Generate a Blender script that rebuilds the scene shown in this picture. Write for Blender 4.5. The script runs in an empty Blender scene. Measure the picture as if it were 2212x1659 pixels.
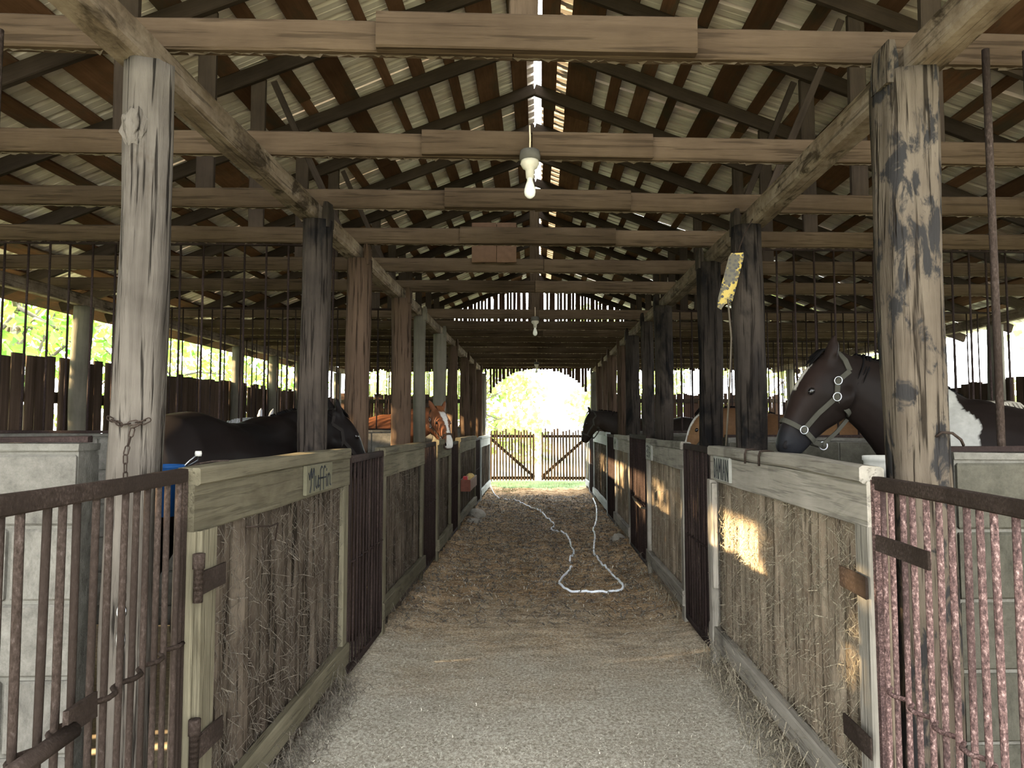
import bpy, bmesh, math, random
from mathutils import Vector, Matrix, Euler, noise
R = math.radians
rnd = random.Random(7)
S = bpy.context.scene
COL = S.collection

# ------------------------------------------------------------------ camera, world, sun, exposure
cam_d = bpy.data.cameras.new('camera'); cam = bpy.data.objects.new('camera', cam_d); COL.objects.link(cam)
cam_d.sensor_width = 36.0; cam_d.lens = 36.0 * 1500 / 2212; cam_d.clip_start = 0.05; cam_d.clip_end = 300
cam.location = (0, 0, 1.6); cam.rotation_euler = (R(90 + 3.38), 0, R(2.18))
S.camera = cam

W = bpy.data.worlds.new('sky'); S.world = W; W.use_nodes = True
bgn = W.node_tree.nodes['Background']
bgn.inputs[0].default_value = (0.93, 0.97, 1.0, 1); bgn.inputs[1].default_value = 16.0
sd = bpy.data.lights.new('sun', 'SUN'); sun = bpy.data.objects.new('sun', sd); COL.objects.link(sun)
sd.energy = 62.0; sd.angle = R(0.8); sd.color = (1.0, 0.74, 0.42)
SUN_DIR = Vector((0.93, 0.22, -0.258)).normalized()          # the way the light travels: low, from the left
sun.rotation_euler = SUN_DIR.to_track_quat('-Z', 'Y').to_euler(); sun.location = (-20, -4, 9)
vs = S.view_settings
vs.view_transform = 'Standard'; vs.look = 'None'; vs.gamma = 1.0; vs.exposure = 0.2; vs.use_curve_mapping = False

# ------------------------------------------------------------------ materials
MATS = {}
def newmat(name):
    m = bpy.data.materials.new(name); m.use_nodes = True
    nt = m.node_tree; b = nt.nodes['Principled BSDF']
    MATS[name] = m
    return m, nt, b
def N(nt, t, **kw):
    n = nt.nodes.new(t)
    for k, v in kw.items():
        setattr(n, k, v)
    return n
def ramp(nt, fac, stops):
    r = N(nt, 'ShaderNodeValToRGB'); e = r.color_ramp.elements
    while len(e) < len(stops): e.new(0.5)
    for i, (p, c) in enumerate(stops):
        e[i].position = p; e[i].color = (c[0], c[1], c[2], 1) if len(c) == 3 else c
    nt.links.new(fac, r.inputs[0]); return r.outputs[0]
def coords(nt, scale, rand=True, kind='Object'):
    tc = N(nt, 'ShaderNodeTexCoord'); src = tc.outputs[kind]
    if rand:
        oi = N(nt, 'ShaderNodeObjectInfo'); mu = N(nt, 'ShaderNodeMath', operation='MULTIPLY'); mu.inputs[1].default_value = 61.0
        nt.links.new(oi.outputs['Random'], mu.inputs[0])
        ad = N(nt, 'ShaderNodeVectorMath', operation='ADD'); nt.links.new(src, ad.inputs[0]); nt.links.new(mu.outputs[0], ad.inputs[1]); src = ad.outputs[0]
    mp = N(nt, 'ShaderNodeMapping'); mp.inputs['Scale'].default_value = scale
    nt.links.new(src, mp.inputs[0]); return mp.outputs[0]
def noi(nt, vec, scale=1.0, detail=5.0, rough=0.6, dist=0.0):
    n = N(nt, 'ShaderNodeTexNoise'); n.inputs['Scale'].default_value = scale; n.inputs['Detail'].default_value = detail
    n.inputs['Roughness'].default_value = rough; n.inputs['Distortion'].default_value = dist
    nt.links.new(vec, n.inputs['Vector']); return n.outputs[0]
def mix(nt, fac, a, b, mode='MIX'):
    m = N(nt, 'ShaderNodeMixRGB', blend_type=mode)
    for i, v in ((0, fac), (1, a), (2, b)):
        if isinstance(v, (int, float)): m.inputs[i].default_value = v
        elif isinstance(v, tuple): m.inputs[i].default_value = (v[0], v[1], v[2], 1)
        else: nt.links.new(v, m.inputs[i])
    return m.outputs[0]
def bump(nt, b, h, strength=0.4, dist=0.01):
    n = N(nt, 'ShaderNodeBump'); n.inputs['Strength'].default_value = strength; n.inputs['Distance'].default_value = dist
    nt.links.new(h, n.inputs['Height']); nt.links.new(n.outputs[0], b.inputs['Normal'])
def vary(nt, col, lo=0.8, hi=1.2):
    oi = N(nt, 'ShaderNodeObjectInfo'); mr = N(nt, 'ShaderNodeMapRange'); mr.inputs[3].default_value = lo; mr.inputs[4].default_value = hi
    nt.links.new(oi.outputs['Random'], mr.inputs[0])
    return mix(nt, 1.0, col, mr.outputs[0], 'MULTIPLY')

AGED = 0.58                                    # old unpainted timber is dark
def wood(name, dark, light, axis='X', patch=None, dust=None, rough=0.85, grain=30.0, bmp=0.5, var=(0.8, 1.2), crack=0.0):
    m, nt, b = newmat(name)
    dark, light = tuple(x * AGED for x in dark), tuple(x * AGED for x in light)
    dust = tuple(x * AGED for x in dust) if dust else None
    if patch: patch = (tuple(x * AGED for x in patch[0]),) + tuple(patch[1:])
    s = [grain, grain, grain]; s['XYZ'.index(axis)] = grain / 14.0
    v = coords(nt, s)
    g = noi(nt, v, 1.0, 7.0, 0.65, 0.6)
    col = ramp(nt, g, [(0.3, dark), (0.7, light)])
    v2 = coords(nt, (2.2, 2.2, 2.2))
    big = noi(nt, v2, 1.0, 4.0, 0.6)
    col = mix(nt, ramp(nt, big, [(0.35, (0.55, 0.55, 0.55)), (0.7, (1.15, 1.15, 1.15))]), (0, 0, 0), col, 'MIX') if False else mix(nt, 0.6, col, ramp(nt, big, [(0.3, dark), (0.75, light)]))
    if dust:
        v3 = coords(nt, (5, 5, 5)); d = noi(nt, v3, 1.0, 6.0, 0.7)
        col = mix(nt, ramp(nt, d, [(0.42, (0, 0, 0)), (0.62, (0.9, 0.9, 0.9))]), col, dust)
    if patch:
        pc, sc, lo, hi = patch
        sv = [sc, sc, sc]; sv['XYZ'.index(axis)] = sc * 0.45
        v4 = coords(nt, sv); p = noi(nt, v4, 1.0, 5.0, 0.65, 0.5)
        col = mix(nt, ramp(nt, p, [(lo, (0, 0, 0)), (hi, (1, 1, 1))]), col, pc)
    if crack:
        sv = [55, 55, 55]; sv['XYZ'.index(axis)] = 2.2
        ck = noi(nt, coords(nt, sv), 1.0, 3.0, 0.55, 0.3)
        col = mix(nt, ramp(nt, ck, [(0.36, (crack, crack, crack)), (0.43, (0, 0, 0))]), col, tuple(x * 0.25 for x in dark))
        sub = N(nt, 'ShaderNodeMath', operation='MULTIPLY'); nt.links.new(ramp(nt, ck, [(0.34, (0, 0, 0)), (0.46, (1, 1, 1))]), sub.inputs[0]); nt.links.new(g, sub.inputs[1]); g = sub.outputs[0]
    col = vary(nt, col, *var)
    nt.links.new(col, b.inputs['Base Color']); b.inputs['Roughness'].default_value = rough
    b.inputs['Specular IOR Level'].default_value = 0.015
    bump(nt, b, g, bmp, 0.012)
    return m

wood('beam_wood', (0.085, 0.063, 0.044), (0.26, 0.20, 0.142), 'X', crack=.5, dust=(0.32, 0.26, 0.195), patch=((0.06, 0.045, 0.03), 9.0, 0.56, 0.66))
wood('tie_wood', (0.055, 0.037, 0.024), (0.142, 0.102, 0.066), 'X', grain=34, crack=.45)
wood('web_wood', (0.030, 0.022, 0.016), (0.080, 0.060, 0.043), 'X', grain=34)
wood('rafter_wood', (0.026, 0.019, 0.014), (0.068, 0.050, 0.036), 'X')
wood('purlin_wood', (0.085, 0.044, 0.026), (0.22, 0.118, 0.068), 'X', patch=((0.095, 0.074, 0.050), 4.0, 0.52, 0.66), var=(0.6, 1.25))
wood('rail_wood', (0.085, 0.074, 0.049), (0.215, 0.19, 0.13), 'X', crack=.35, patch=((0.10, 0.085, 0.055), 3.0, 0.58, 0.72))
wood('rail_grey', (0.19, 0.172, 0.142), (0.44, 0.40, 0.335), 'X', crack=.35, patch=((0.13, 0.12, 0.10), 3.0, 0.56, 0.7))
wood('rail_pale', (0.36, 0.38, 0.36), (0.62, 0.64, 0.60), 'X', patch=((0.22, 0.23, 0.22), 4.0, 0.6, 0.72))
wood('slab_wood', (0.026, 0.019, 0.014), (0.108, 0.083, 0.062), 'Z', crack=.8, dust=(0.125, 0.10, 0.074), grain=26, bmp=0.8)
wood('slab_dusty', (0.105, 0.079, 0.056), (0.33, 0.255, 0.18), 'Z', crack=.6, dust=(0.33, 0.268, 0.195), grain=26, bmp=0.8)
wood('wall_slab', (0.035, 0.024, 0.017), (0.10, 0.068, 0.048), 'Z', grain=22, bmp=0.7)
wood('lath_wood', (0.05, 0.030, 0.022), (0.15, 0.088, 0.062), 'Z', grain=22)
wood('post_grey', (0.048, 0.040, 0.033), (0.20, 0.176, 0.148), 'Z', crack=.9, grain=24, bmp=0.9, patch=((0.075, 0.06, 0.045), 5.0, 0.60, 0.70), var=(0.98, 1.02))
wood('post_scorched', (0.058, 0.044, 0.032), (0.18, 0.149, 0.112), 'Z', crack=.85, grain=24, bmp=0.9, patch=((0.032, 0.030, 0.029), 13.0, 0.50, 0.57), var=(0.98, 1.02))
wood('post_black', (0.014, 0.012, 0.011), (0.075, 0.060, 0.048), 'Z', crack=.7, grain=22, bmp=0.9, patch=((0.012, 0.011, 0.011), 4.0, 0.5, 0.62))
wood('post_brown', (0.060, 0.040, 0.028), (0.115, 0.076, 0.051), 'Z', crack=.8, grain=22, bmp=0.9)
wood('post_green', (0.085, 0.078, 0.060), (0.22, 0.20, 0.155), 'Z', grain=18, bmp=0.6)

def plain(name, c, rough=0.6, metal=0.0, spec=0.06):
    m, nt, b = newmat(name)
    v = coords(nt, (18, 18, 18)); g = noi(nt, v, 1.0, 4.0)
    nt.links.new(mix(nt, ramp(nt, g, [(0.3, (0, 0, 0)), (0.75, (1, 1, 1))]), tuple(x * 0.72 for x in c), c), b.inputs['Base Color'])
    b.inputs['Roughness'].default_value = rough; b.inputs['Metallic'].default_value = metal; b.inputs['Specular IOR Level'].default_value = spec
    return m, nt, b
def rust(name, dark, light, pale, lo=0.55):
    m, nt, b = newmat(name)
    v = coords(nt, (130, 130, 95)); g = noi(nt, v, 1.0, 4.0, 0.7)
    col = ramp(nt, g, [(0.32, dark), (0.55, light), (0.72, pale)])
    v2 = coords(nt, (3, 3, 2)); big = noi(nt, v2, 1.0, 3.0)
    col = mix(nt, ramp(nt, big, [(lo - 0.12, (0.85, 0.85, 0.85)), (lo + 0.12, (0.1, 0.1, 0.1))]), col, dark)
    nt.links.new(col, b.inputs['Base Color']); b.inputs['Roughness'].default_value = 0.8; b.inputs['Metallic'].default_value = 0.0; b.inputs['Specular IOR Level'].default_value = 0.03
    w = N(nt, 'ShaderNodeTexWave', wave_type='BANDS', bands_direction='Z'); w.inputs['Scale'].default_value = 18; w.inputs['Distortion'].default_value = 1.5
    tc = N(nt, 'ShaderNodeTexCoord'); nt.links.new(tc.outputs['Object'], w.inputs[0])
    bump(nt, b, mix(nt, 0.75, w.outputs[0], g), 0.6, 0.006)
rust('rust_brown', (0.016, 0.0115, 0.009), (0.043, 0.031, 0.025), (0.085, 0.067, 0.058))
rust('rust_pink', (0.022, 0.015, 0.014), (0.115, 0.070, 0.063), (0.34, 0.245, 0.222), 0.40)
rust('rust_dark', (0.013, 0.009, 0.008), (0.034, 0.023, 0.020), (0.062, 0.045, 0.039))
plain('steel', (0.42, 0.43, 0.45), 0.35, 1.0)
plain('halter_web', (0.040, 0.038, 0.030), 0.9)
plain('halter_brown', (0.05, 0.032, 0.022), 0.8)
plain('black_hair', (0.005, 0.0045, 0.0045), 0.75, 0, .02)
plain('halter_black', (0.012, 0.010, 0.009), 0.8)
plain('white_hair', (0.28, 0.255, 0.21), 0.8)
plain('chestnut_hair', (0.20, 0.075, 0.03), 0.75)
plain('grey_hair', (0.25, 0.25, 0.26), 0.8)
plain('hoof', (0.06, 0.05, 0.045), 0.6)
plain('eye', (0.006, 0.005, 0.005), 0.15, 0, 0.25)
plain('nostril', (0.006, 0.005, 0.005), 0.7)
plain('paint_black', (0.012, 0.013, 0.016), 0.6)
plain('bucket_blue', (0.012, 0.055, 0.17), 0.4)
plain('bucket_white', (0.42, 0.41, 0.37), 0.5)
plain('hose_white', (0.76, 0.80, 0.85), 0.45)
plain('ceramic', (0.55, 0.52, 0.45), 0.5)
plain('box_metal', (0.10, 0.095, 0.085), 0.8)
plain('cable', (0.62, 0.52, 0.38), 0.7)
plain('rope', (0.075, 0.062, 0.045), 0.9)
plain('brush_red', (0.35, 0.04, 0.04), 0.6)
plain('brush_yellow', (0.62, 0.45, 0.18), 0.7)
plain('box_wood', (0.13, 0.05, 0.035), 0.7)
plain('stone', (0.26, 0.24, 0.20), 0.9)
plain('plywood', (0.085, 0.050, 0.030), 0.8)
plain('plate_pale', (0.095, 0.088, 0.058), 0.8)
plain('plate_white', (0.22, 0.216, 0.19), 0.8)
m, nt, b = plain('bulb_glass', (0.86, 0.86, 0.80), 0.12); b.inputs['Transmission Weight'].default_value = 0.15
m, nt, b = newmat('dust_fringe'); b.inputs['Base Color'].default_value = (0.11, 0.085, 0.06, 1); b.inputs['Roughness'].default_value = 1
b.inputs['Subsurface Weight'].default_value = 0.0
tr = N(nt, 'ShaderNodeBsdfTranslucent'); tr.inputs[0].default_value = (0.30, 0.24, 0.17, 1); ms = N(nt, 'ShaderNodeMixShader'); ms.inputs[0].default_value = 0.5
nt.links.new(b.outputs[0], ms.inputs[1]); nt.links.new(tr.outputs[0], ms.inputs[2]); nt.links.new(ms.outputs[0], nt.nodes['Material Output'].inputs[0])

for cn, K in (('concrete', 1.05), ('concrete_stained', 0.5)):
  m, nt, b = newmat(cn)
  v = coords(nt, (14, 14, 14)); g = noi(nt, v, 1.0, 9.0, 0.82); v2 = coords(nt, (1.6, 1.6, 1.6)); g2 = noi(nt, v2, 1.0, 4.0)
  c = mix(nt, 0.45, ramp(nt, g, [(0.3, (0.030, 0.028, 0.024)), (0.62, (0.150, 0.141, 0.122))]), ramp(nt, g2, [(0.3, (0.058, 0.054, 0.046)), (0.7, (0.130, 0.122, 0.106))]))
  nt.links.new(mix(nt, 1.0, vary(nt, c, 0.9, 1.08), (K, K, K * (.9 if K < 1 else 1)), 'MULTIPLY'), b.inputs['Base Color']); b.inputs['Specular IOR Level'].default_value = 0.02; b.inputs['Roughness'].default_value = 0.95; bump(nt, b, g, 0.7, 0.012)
m, nt, b = newmat('mortar')
v = coords(nt, (14, 14, 14)); g = noi(nt, v, 1.0, 6.0, 0.7)
nt.links.new(ramp(nt, g, [(0.3, (0.055, 0.051, 0.043)), (0.7, (0.105, 0.10, 0.086))]), b.inputs['Base Color']); b.inputs['Specular IOR Level'].default_value = 0.02; b.inputs['Roughness'].default_value = 0.95; bump(nt, b, g, 0.8, 0.015)

m, nt, b = newmat('roof_metal')
v = coords(nt, (0.8, 14, 1)); g = noi(nt, v, 1.0, 5.0, 0.7)
v2 = coords(nt, (1.5, 1.5, 1.5)); g2 = noi(nt, v2, 1.0, 4.0)
c = mix(nt, ramp(nt, g2, [(0.5, (0, 0, 0)), (0.75, (0.7, 0.7, 0.7))]), ramp(nt, g, [(0.3, (0.40, 0.355, 0.305)), (0.7, (0.57, 0.515, 0.45))]), (0.36, 0.275, 0.205))
nt.links.new(c, b.inputs['Base Color']); b.inputs['Metallic'].default_value = 0.15; b.inputs['Roughness'].default_value = 0.42; b.inputs['Specular IOR Level'].default_value = 0.2

m, nt, b = newmat('aisle_floor')
tc = N(nt, 'ShaderNodeTexCoord'); P = tc.outputs['Object']
def mp(scale):
    x = N(nt, 'ShaderNodeMapping'); x.inputs['Scale'].default_value = scale; nt.links.new(P, x.inputs[0]); return x.outputs[0]
fine = noi(nt, mp((60, 45, 60)), 1.0, 6.0, 0.75); mid = noi(nt, mp((2.6, 8.5, 3)), 1.0, 7.0, 0.75)
sep = N(nt, 'ShaderNodeSeparateXYZ'); nt.links.new(P, sep.inputs[0])
wob = N(nt, 'ShaderNodeMath', operation='MULTIPLY_ADD'); nt.links.new(noi(nt, mp((0.9, 0.9, 0.9)), 1.0, 3.0), wob.inputs[0]); wob.inputs[1].default_value = 3.2; nt.links.new(sep.outputs[1], wob.inputs[2])
mr = N(nt, 'ShaderNodeMapRange'); mr.inputs[1].default_value = 5.6; mr.inputs[2].default_value = 8.2; nt.links.new(wob.outputs[0], mr.inputs[0])
pale = ramp(nt, fine, [(0.32, (0.135, 0.118, 0.090)), (0.5, (0.33, 0.303, 0.246)), (0.68, (0.56, 0.53, 0.455))])
brown = ramp(nt, fine, [(0.32, (0.095, 0.064, 0.040)), (0.52, (0.31, 0.228, 0.144)), (0.72, (0.58, 0.475, 0.345))])
c = mix(nt, mr.outputs[0], pale, brown)
c = mix(nt, 0.45, c, ramp(nt, mid, [(0.3, (0.55, 0.5, 0.44)), (0.7, (1, 1, 1))]), 'MULTIPLY')
c = mix(nt, mr.outputs[0], c, mix(nt, 1.0, c, ramp(nt, mid, [(0.36, (0.42, 0.37, 0.32)), (0.62, (1.45, 1.35, 1.2))]), 'MULTIPLY'))
nt.links.new(c, b.inputs['Base Color']); b.inputs['Specular IOR Level'].default_value = 0.02; b.inputs['Roughness'].default_value = 0.95; bump(nt, b, fine, 0.8, 0.015)
m, nt, b = newmat('bedding')
v = coords(nt, (30, 30, 30)); g = noi(nt, v, 1.0, 6.0, 0.7)
nt.links.new(ramp(nt, g, [(0.3, (0.16, 0.12, 0.075)), (0.7, (0.38, 0.31, 0.21))]), b.inputs['Base Color']); b.inputs['Roughness'].default_value = 0.95
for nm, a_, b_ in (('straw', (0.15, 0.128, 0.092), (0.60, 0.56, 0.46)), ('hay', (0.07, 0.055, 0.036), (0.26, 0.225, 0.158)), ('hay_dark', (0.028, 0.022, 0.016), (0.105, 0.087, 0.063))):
    m, nt, b = newmat(nm)
    v = coords(nt, (130, 130, 130), rand=False); g = noi(nt, v, 1.0, 2.0)
    nt.links.new(ramp(nt, g, [(0.35, a_), (0.65, b_)]), b.inputs['Base Color']); b.inputs['Roughness'].default_value = 0.9
m, nt, b = newmat('grass_ground')
v = coords(nt, (0.8, 0.8, 0.8), rand=False); g = noi(nt, v, 1.0, 6.0, 0.7)
nt.links.new(ramp(nt, g, [(0.35, (0.19, 0.20, 0.125)), (0.55, (0.25, 0.265, 0.16)), (0.75, (0.38, 0.35, 0.26))]), b.inputs['Base Color']); b.inputs['Roughness'].default_value = 0.95
def leafmat(name, a_, b_):
    m, nt, b = newmat(name)
    v = coords(nt, (1.4, 1.4, 1.4), rand=False); g = noi(nt, v, 1.0, 4.0)
    c = ramp(nt, g, [(0.35, a_), (0.65, b_)])
    nt.links.new(c, b.inputs['Base Color']); b.inputs['Roughness'].default_value = 0.6
    tr = N(nt, 'ShaderNodeBsdfTranslucent'); nt.links.new(c, tr.inputs[0]); ms = N(nt, 'ShaderNodeMixShader'); ms.inputs[0].default_value = 0.5
    nt.links.new(b.outputs[0], ms.inputs[1]); nt.links.new(tr.outputs[0], ms.inputs[2]); nt.links.new(ms.outputs[0], nt.nodes['Material Output'].inputs[0])
leafmat('leaf_bright', (0.07, 0.24, 0.02), (0.22, 0.45, 0.05))
leafmat('leaf_far', (0.14, 0.26, 0.06), (0.34, 0.40, 0.12))
wood('bark', (0.10, 0.085, 0.065), (0.26, 0.225, 0.18), 'Z')
m, nt, b = newmat('spotted_sign')
tc = N(nt, 'ShaderNodeTexCoord'); P = tc.outputs['Object']
vo = N(nt, 'ShaderNodeTexVoronoi'); vo.inputs['Scale'].default_value = 30; vo.inputs['Randomness'].default_value = 0.75; nt.links.new(P, vo.inputs['Vector'])
c = mix(nt, ramp(nt, vo.outputs['Distance'], [(0.34, (1, 1, 1)), (0.42, (0, 0, 0))]), (0.30, 0.215, 0.03), (0.006, 0.005, 0.005))
g = noi(nt, P, 9.0, 4.0, 0.6)
c = mix(nt, ramp(nt, g, [(0.50, (0, 0, 0)), (0.56, (0.92, 0.92, 0.92))]), c, (0.028, 0.025, 0.018))
nt.links.new(c, b.inputs['Base Color']); b.inputs['Roughness'].default_value = 0.6
m, nt, b = newmat('coat')
at = N(nt, 'ShaderNodeAttribute', attribute_name='coat_colour')
v = coords(nt, (40, 40, 40), rand=False); g = noi(nt, v, 1.0, 4.0)
nt.links.new(mix(nt, 0.35, at.outputs[0], ramp(nt, g, [(0.3, (0.6, 0.6, 0.6)), (0.7, (1.25, 1.25, 1.25))]), 'MULTIPLY'), b.inputs['Base Color'])
b.inputs['Roughness'].default_value = 0.45; b.inputs['Specular IOR Level'].default_value = 0.035

# ------------------------------------------------------------------ mesh helpers
class MB:
    def __init__(s): s.v = []; s.f = []
    def add(s, vs, fs):
        o = len(s.v); s.v += [tuple(p) for p in vs]; s.f += [tuple(i + o for i in f) for f in fs]; return s
    def loft(s, rings, cap=True, closed=True):
        n = len(rings[0]); o = len(s.v)
        for r in rings: s.v += [tuple(p) for p in r]
        for i in range(len(rings) - 1):
            for j in range(n if closed else n - 1):
                a = o + i * n + j; b = o + i * n + (j + 1) % n
                s.f.append((a, b, b + n, a + n))
        if cap and closed:
            s.f.append(tuple(o + j for j in range(n - 1, -1, -1))); s.f.append(tuple(o + (len(rings) - 1) * n + j for j in range(n)))
        return s
    def box(s, lo, hi):
        x0, y0, z0 = lo; x1, y1, z1 = hi
        return s.add([(x0, y0, z0), (x1, y0, z0), (x1, y1, z0), (x0, y1, z0), (x0, y0, z1), (x1, y0, z1), (x1, y1, z1), (x0, y1, z1)],
                     [(0, 3, 2, 1), (4, 5, 6, 7), (0, 1, 5, 4), (1, 2, 6, 5), (2, 3, 7, 6), (3, 0, 4, 7)])
    def tube(s, pts, r, n=8, cap=True, closed=False):
        pts = [Vector(p) for p in pts]; rs = r if isinstance(r, (list, tuple)) else [r] * len(pts)
        rings = []; prev = None
        m = len(pts)
        for i, p in enumerate(pts):
            if closed: t = pts[(i + 1) % m] - pts[i - 1]
            else: t = pts[min(i + 1, m - 1)] - pts[max(i - 1, 0)]
            t.normalize()
            if prev is None:
                a = Vector((0, 0, 1)) if abs(t.z) < 0.9 else Vector((1, 0, 0)); u = t.cross(a).normalized()
            else:
                u = (prev - t * prev.dot(t)).normalized()
            prev = u; w = t.cross(u)
            rings.append([p + (u * math.cos(2 * math.pi * k / n) + w * math.sin(2 * math.pi * k / n)) * rs[i] for k in range(n)])
        if closed: rings.append(rings[0]); cap = False
        return s.loft(rings, cap)
    def lathe(s, prof, n=16, c=(0, 0)):
        rings = [[(c[0] + r * math.cos(2 * math.pi * k / n), c[1] + r * math.sin(2 * math.pi * k / n), z) for k in range(n)] for r, z in prof]
        return s.loft(rings, True)
    def mesh(s, name, mat, smooth=False):
        me = bpy.data.meshes.new(name); me.from_pydata(s.v, [], s.f); me.update()
        if mat: me.materials.append(MATS[mat])
        if smooth:
            me.polygons.foreach_set('use_smooth', [True] * len(me.polygons))
        return me
    def build(s, name, mat, parent=None, smooth=False, mw=None):
        return place(name, s.mesh(name, mat, smooth), mw or Matrix.Identity(4), parent)
def place(name, me, mw, parent=None):
    o = bpy.data.objects.new(name, me); COL.objects.link(o)
    o.matrix_basis = mw
    if parent is not None:
        o.parent = parent
        pm = parent.matrix_basis.copy() if parent.parent is None else parent.parent.matrix_basis @ parent.matrix_parent_inverse @ parent.matrix_basis
        o.matrix_parent_inverse = pm.inverted()
    return o
def tag(o, label=None, cat=None, group=None, kind=None):
    if label: o['label'] = label
    if cat: o['category'] = cat
    if group: o['group'] = group
    if kind: o['kind'] = kind
    return o
def empty(name, loc, rz=0.0):
    o = bpy.data.objects.new(name, None); COL.objects.link(o); o.empty_display_size = 0.1
    o.matrix_basis = Matrix.Translation(loc) @ Matrix.Rotation(rz, 4, 'Z'); return o
def frame(p0, p1, up=(0, 0, 1)):
    p0 = Vector(p0); p1 = Vector(p1); ex = (p1 - p0).normalized(); up = Vector(up)
    ez = (up - ex * up.dot(ex)).normalized(); ey = ez.cross(ex)
    m = Matrix((ex, ey, ez)).transposed().to_4x4(); m.translation = (p0 + p1) / 2
    return m, (p1 - p0).length
BC = {}
def board_mesh(L, w, t, mat, jit=0.004, segs=None):
    key = (round(L, 2), round(w, 3), round(t, 3), mat, jit)
    k2 = BC.get(key)
    if k2 and len(k2) >= 3: return k2[rnd.randrange(3)]
    segs = segs or max(2, min(14, int(L / 0.35)))
    c = min(w, t) * 0.14; hw = w / 2; ht = t / 2
    prof = [(-ht, -hw + c), (-ht + c, -hw), (ht - c, -hw), (ht, -hw + c), (ht, hw - c), (ht - c, hw), (-ht + c, hw), (-ht, hw - c)]
    sd_ = rnd.random() * 100; rings = []
    for i in range(segs + 1):
        x = -L / 2 + L * i / segs
        dy = noise.noise((x * 1.3, sd_, 0)) * jit * 1.5; dz = noise.noise((x * 1.3, sd_, 9)) * jit * 1.5
        rings.append([(x, a + dy + rnd.uniform(-jit, jit) * .35, b_ + dz + rnd.uniform(-jit, jit) * .5) for a, b_ in prof])
    me = MB().loft(rings).mesh('board', mat)
    BC.setdefault(key, []).append(me); return me
def board(name, p0, p1, w, t, mat, parent=None, up=(0, 0, 1), jit=0.004):
    m, L = frame(p0, p1, up)
    return place(name, board_mesh(L, w, t, mat, jit), m, parent)
ORD = ['nearest', 'second', 'third', 'fourth', 'fifth', 'sixth', 'seventh', 'eighth', 'ninth', 'tenth', 'eleventh', 'twelfth', 'thirteenth', 'fourteenth', 'fifteenth', 'sixteenth', 'seventeenth']
def nth(i, n=None):
    return 'nearest' if i == 0 else (ORD[i])
SK = 0.075                                     # the cross walls and trusses stand slightly askew to the aisle
def skew(x, y0): return y0 + SK * x
XR, ZR = -0.04, 5.26                           # ridge line, rafter centre
SL, SR = 0.405, 0.358                          # roof slopes left and right
def roof_z(x, off=0.0): return ZR + off - (SL * (XR - x) if x < XR else SR * (x - XR))

# ------------------------------------------------------------------ the setting: floor and ground
def grid(name, x0, x1, y0, y1, nx, ny, h, mat):
    mb = MB()
    for j in range(ny + 1):
        for i in range(nx + 1):
            x = x0 + (x1 - x0) * i / nx; y = y0 + (y1 - y0) * j / ny
            mb.v.append((x, y, h(x, y)))
    for j in range(ny):
        for i in range(nx):
            a = j * (nx + 1) + i; mb.f.append((a, a + 1, a + nx + 2, a + nx + 1))
    return mb.build(name, mat, None, True)
def floor_h(x, y):
    k = max(0.0, min(1.0, (y - 4.5) / 4))
    edge = max(0.0, abs(x) - 0.85) * 0.12
    h = noise.noise((x * 2.2, y * 2.2, 0)) * 0.012 + k * (abs(noise.noise((x * 3.1, y * 4.6, 3))) * 0.05 + abs(noise.noise((x * 7, y * 9, 5))) * 0.05 + noise.noise((x * 17, y * 19, 8)) * 0.018)
    return h + edge * (1 if abs(x) < 1.4 else 0)
fl = grid('floor', -1.32, 1.32, -1.5, 17.6, 90, 560, floor_h, 'aisle_floor')
tag(fl, 'trodden straw and dirt floor of the barn aisle', None, None, 'structure')
g0 = grid('ground', -70, 70, -60, 90, 70, 75, lambda x, y: -0.06 + 0.0 * x, 'grass_ground'); tag(g0, 'sunlit grass ground outside the barn', kind='structure')
m, nt, b = newmat('lawn')
v = coords(nt, (1.5, 1.5, 1.5), rand=False); g = noi(nt, v, 1.0, 6.0, 0.7)
nt.links.new(ramp(nt, g, [(0.4, (0.060, 0.092, 0.036)), (0.6, (0.085, 0.112, 0.055)), (0.72, (0.16, 0.145, 0.115))]), b.inputs['Base Color']); b.inputs['Roughness'].default_value = 1; b.inputs['Specular IOR Level'].default_value = 0.02
tag(grid('ground_lawn', -7, 7, 17.6, 20.6, 60, 14, lambda x, y: -0.035 + 0.012 * noise.noise((x * 2, y * 2, 0)), 'lawn'), 'short green lawn before and behind the yard gate', kind='structure')
mb = MB(); mb.box((-5.15, -1.5, -0.2), (-1.30, 17.4, -0.02)); mb.box((1.30, -1.5, -0.2), (6.05, 17.4, -0.02))
tag(mb.build('floor_stalls', 'bedding'), 'dirt floor of the horse stalls', kind='structure')

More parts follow.
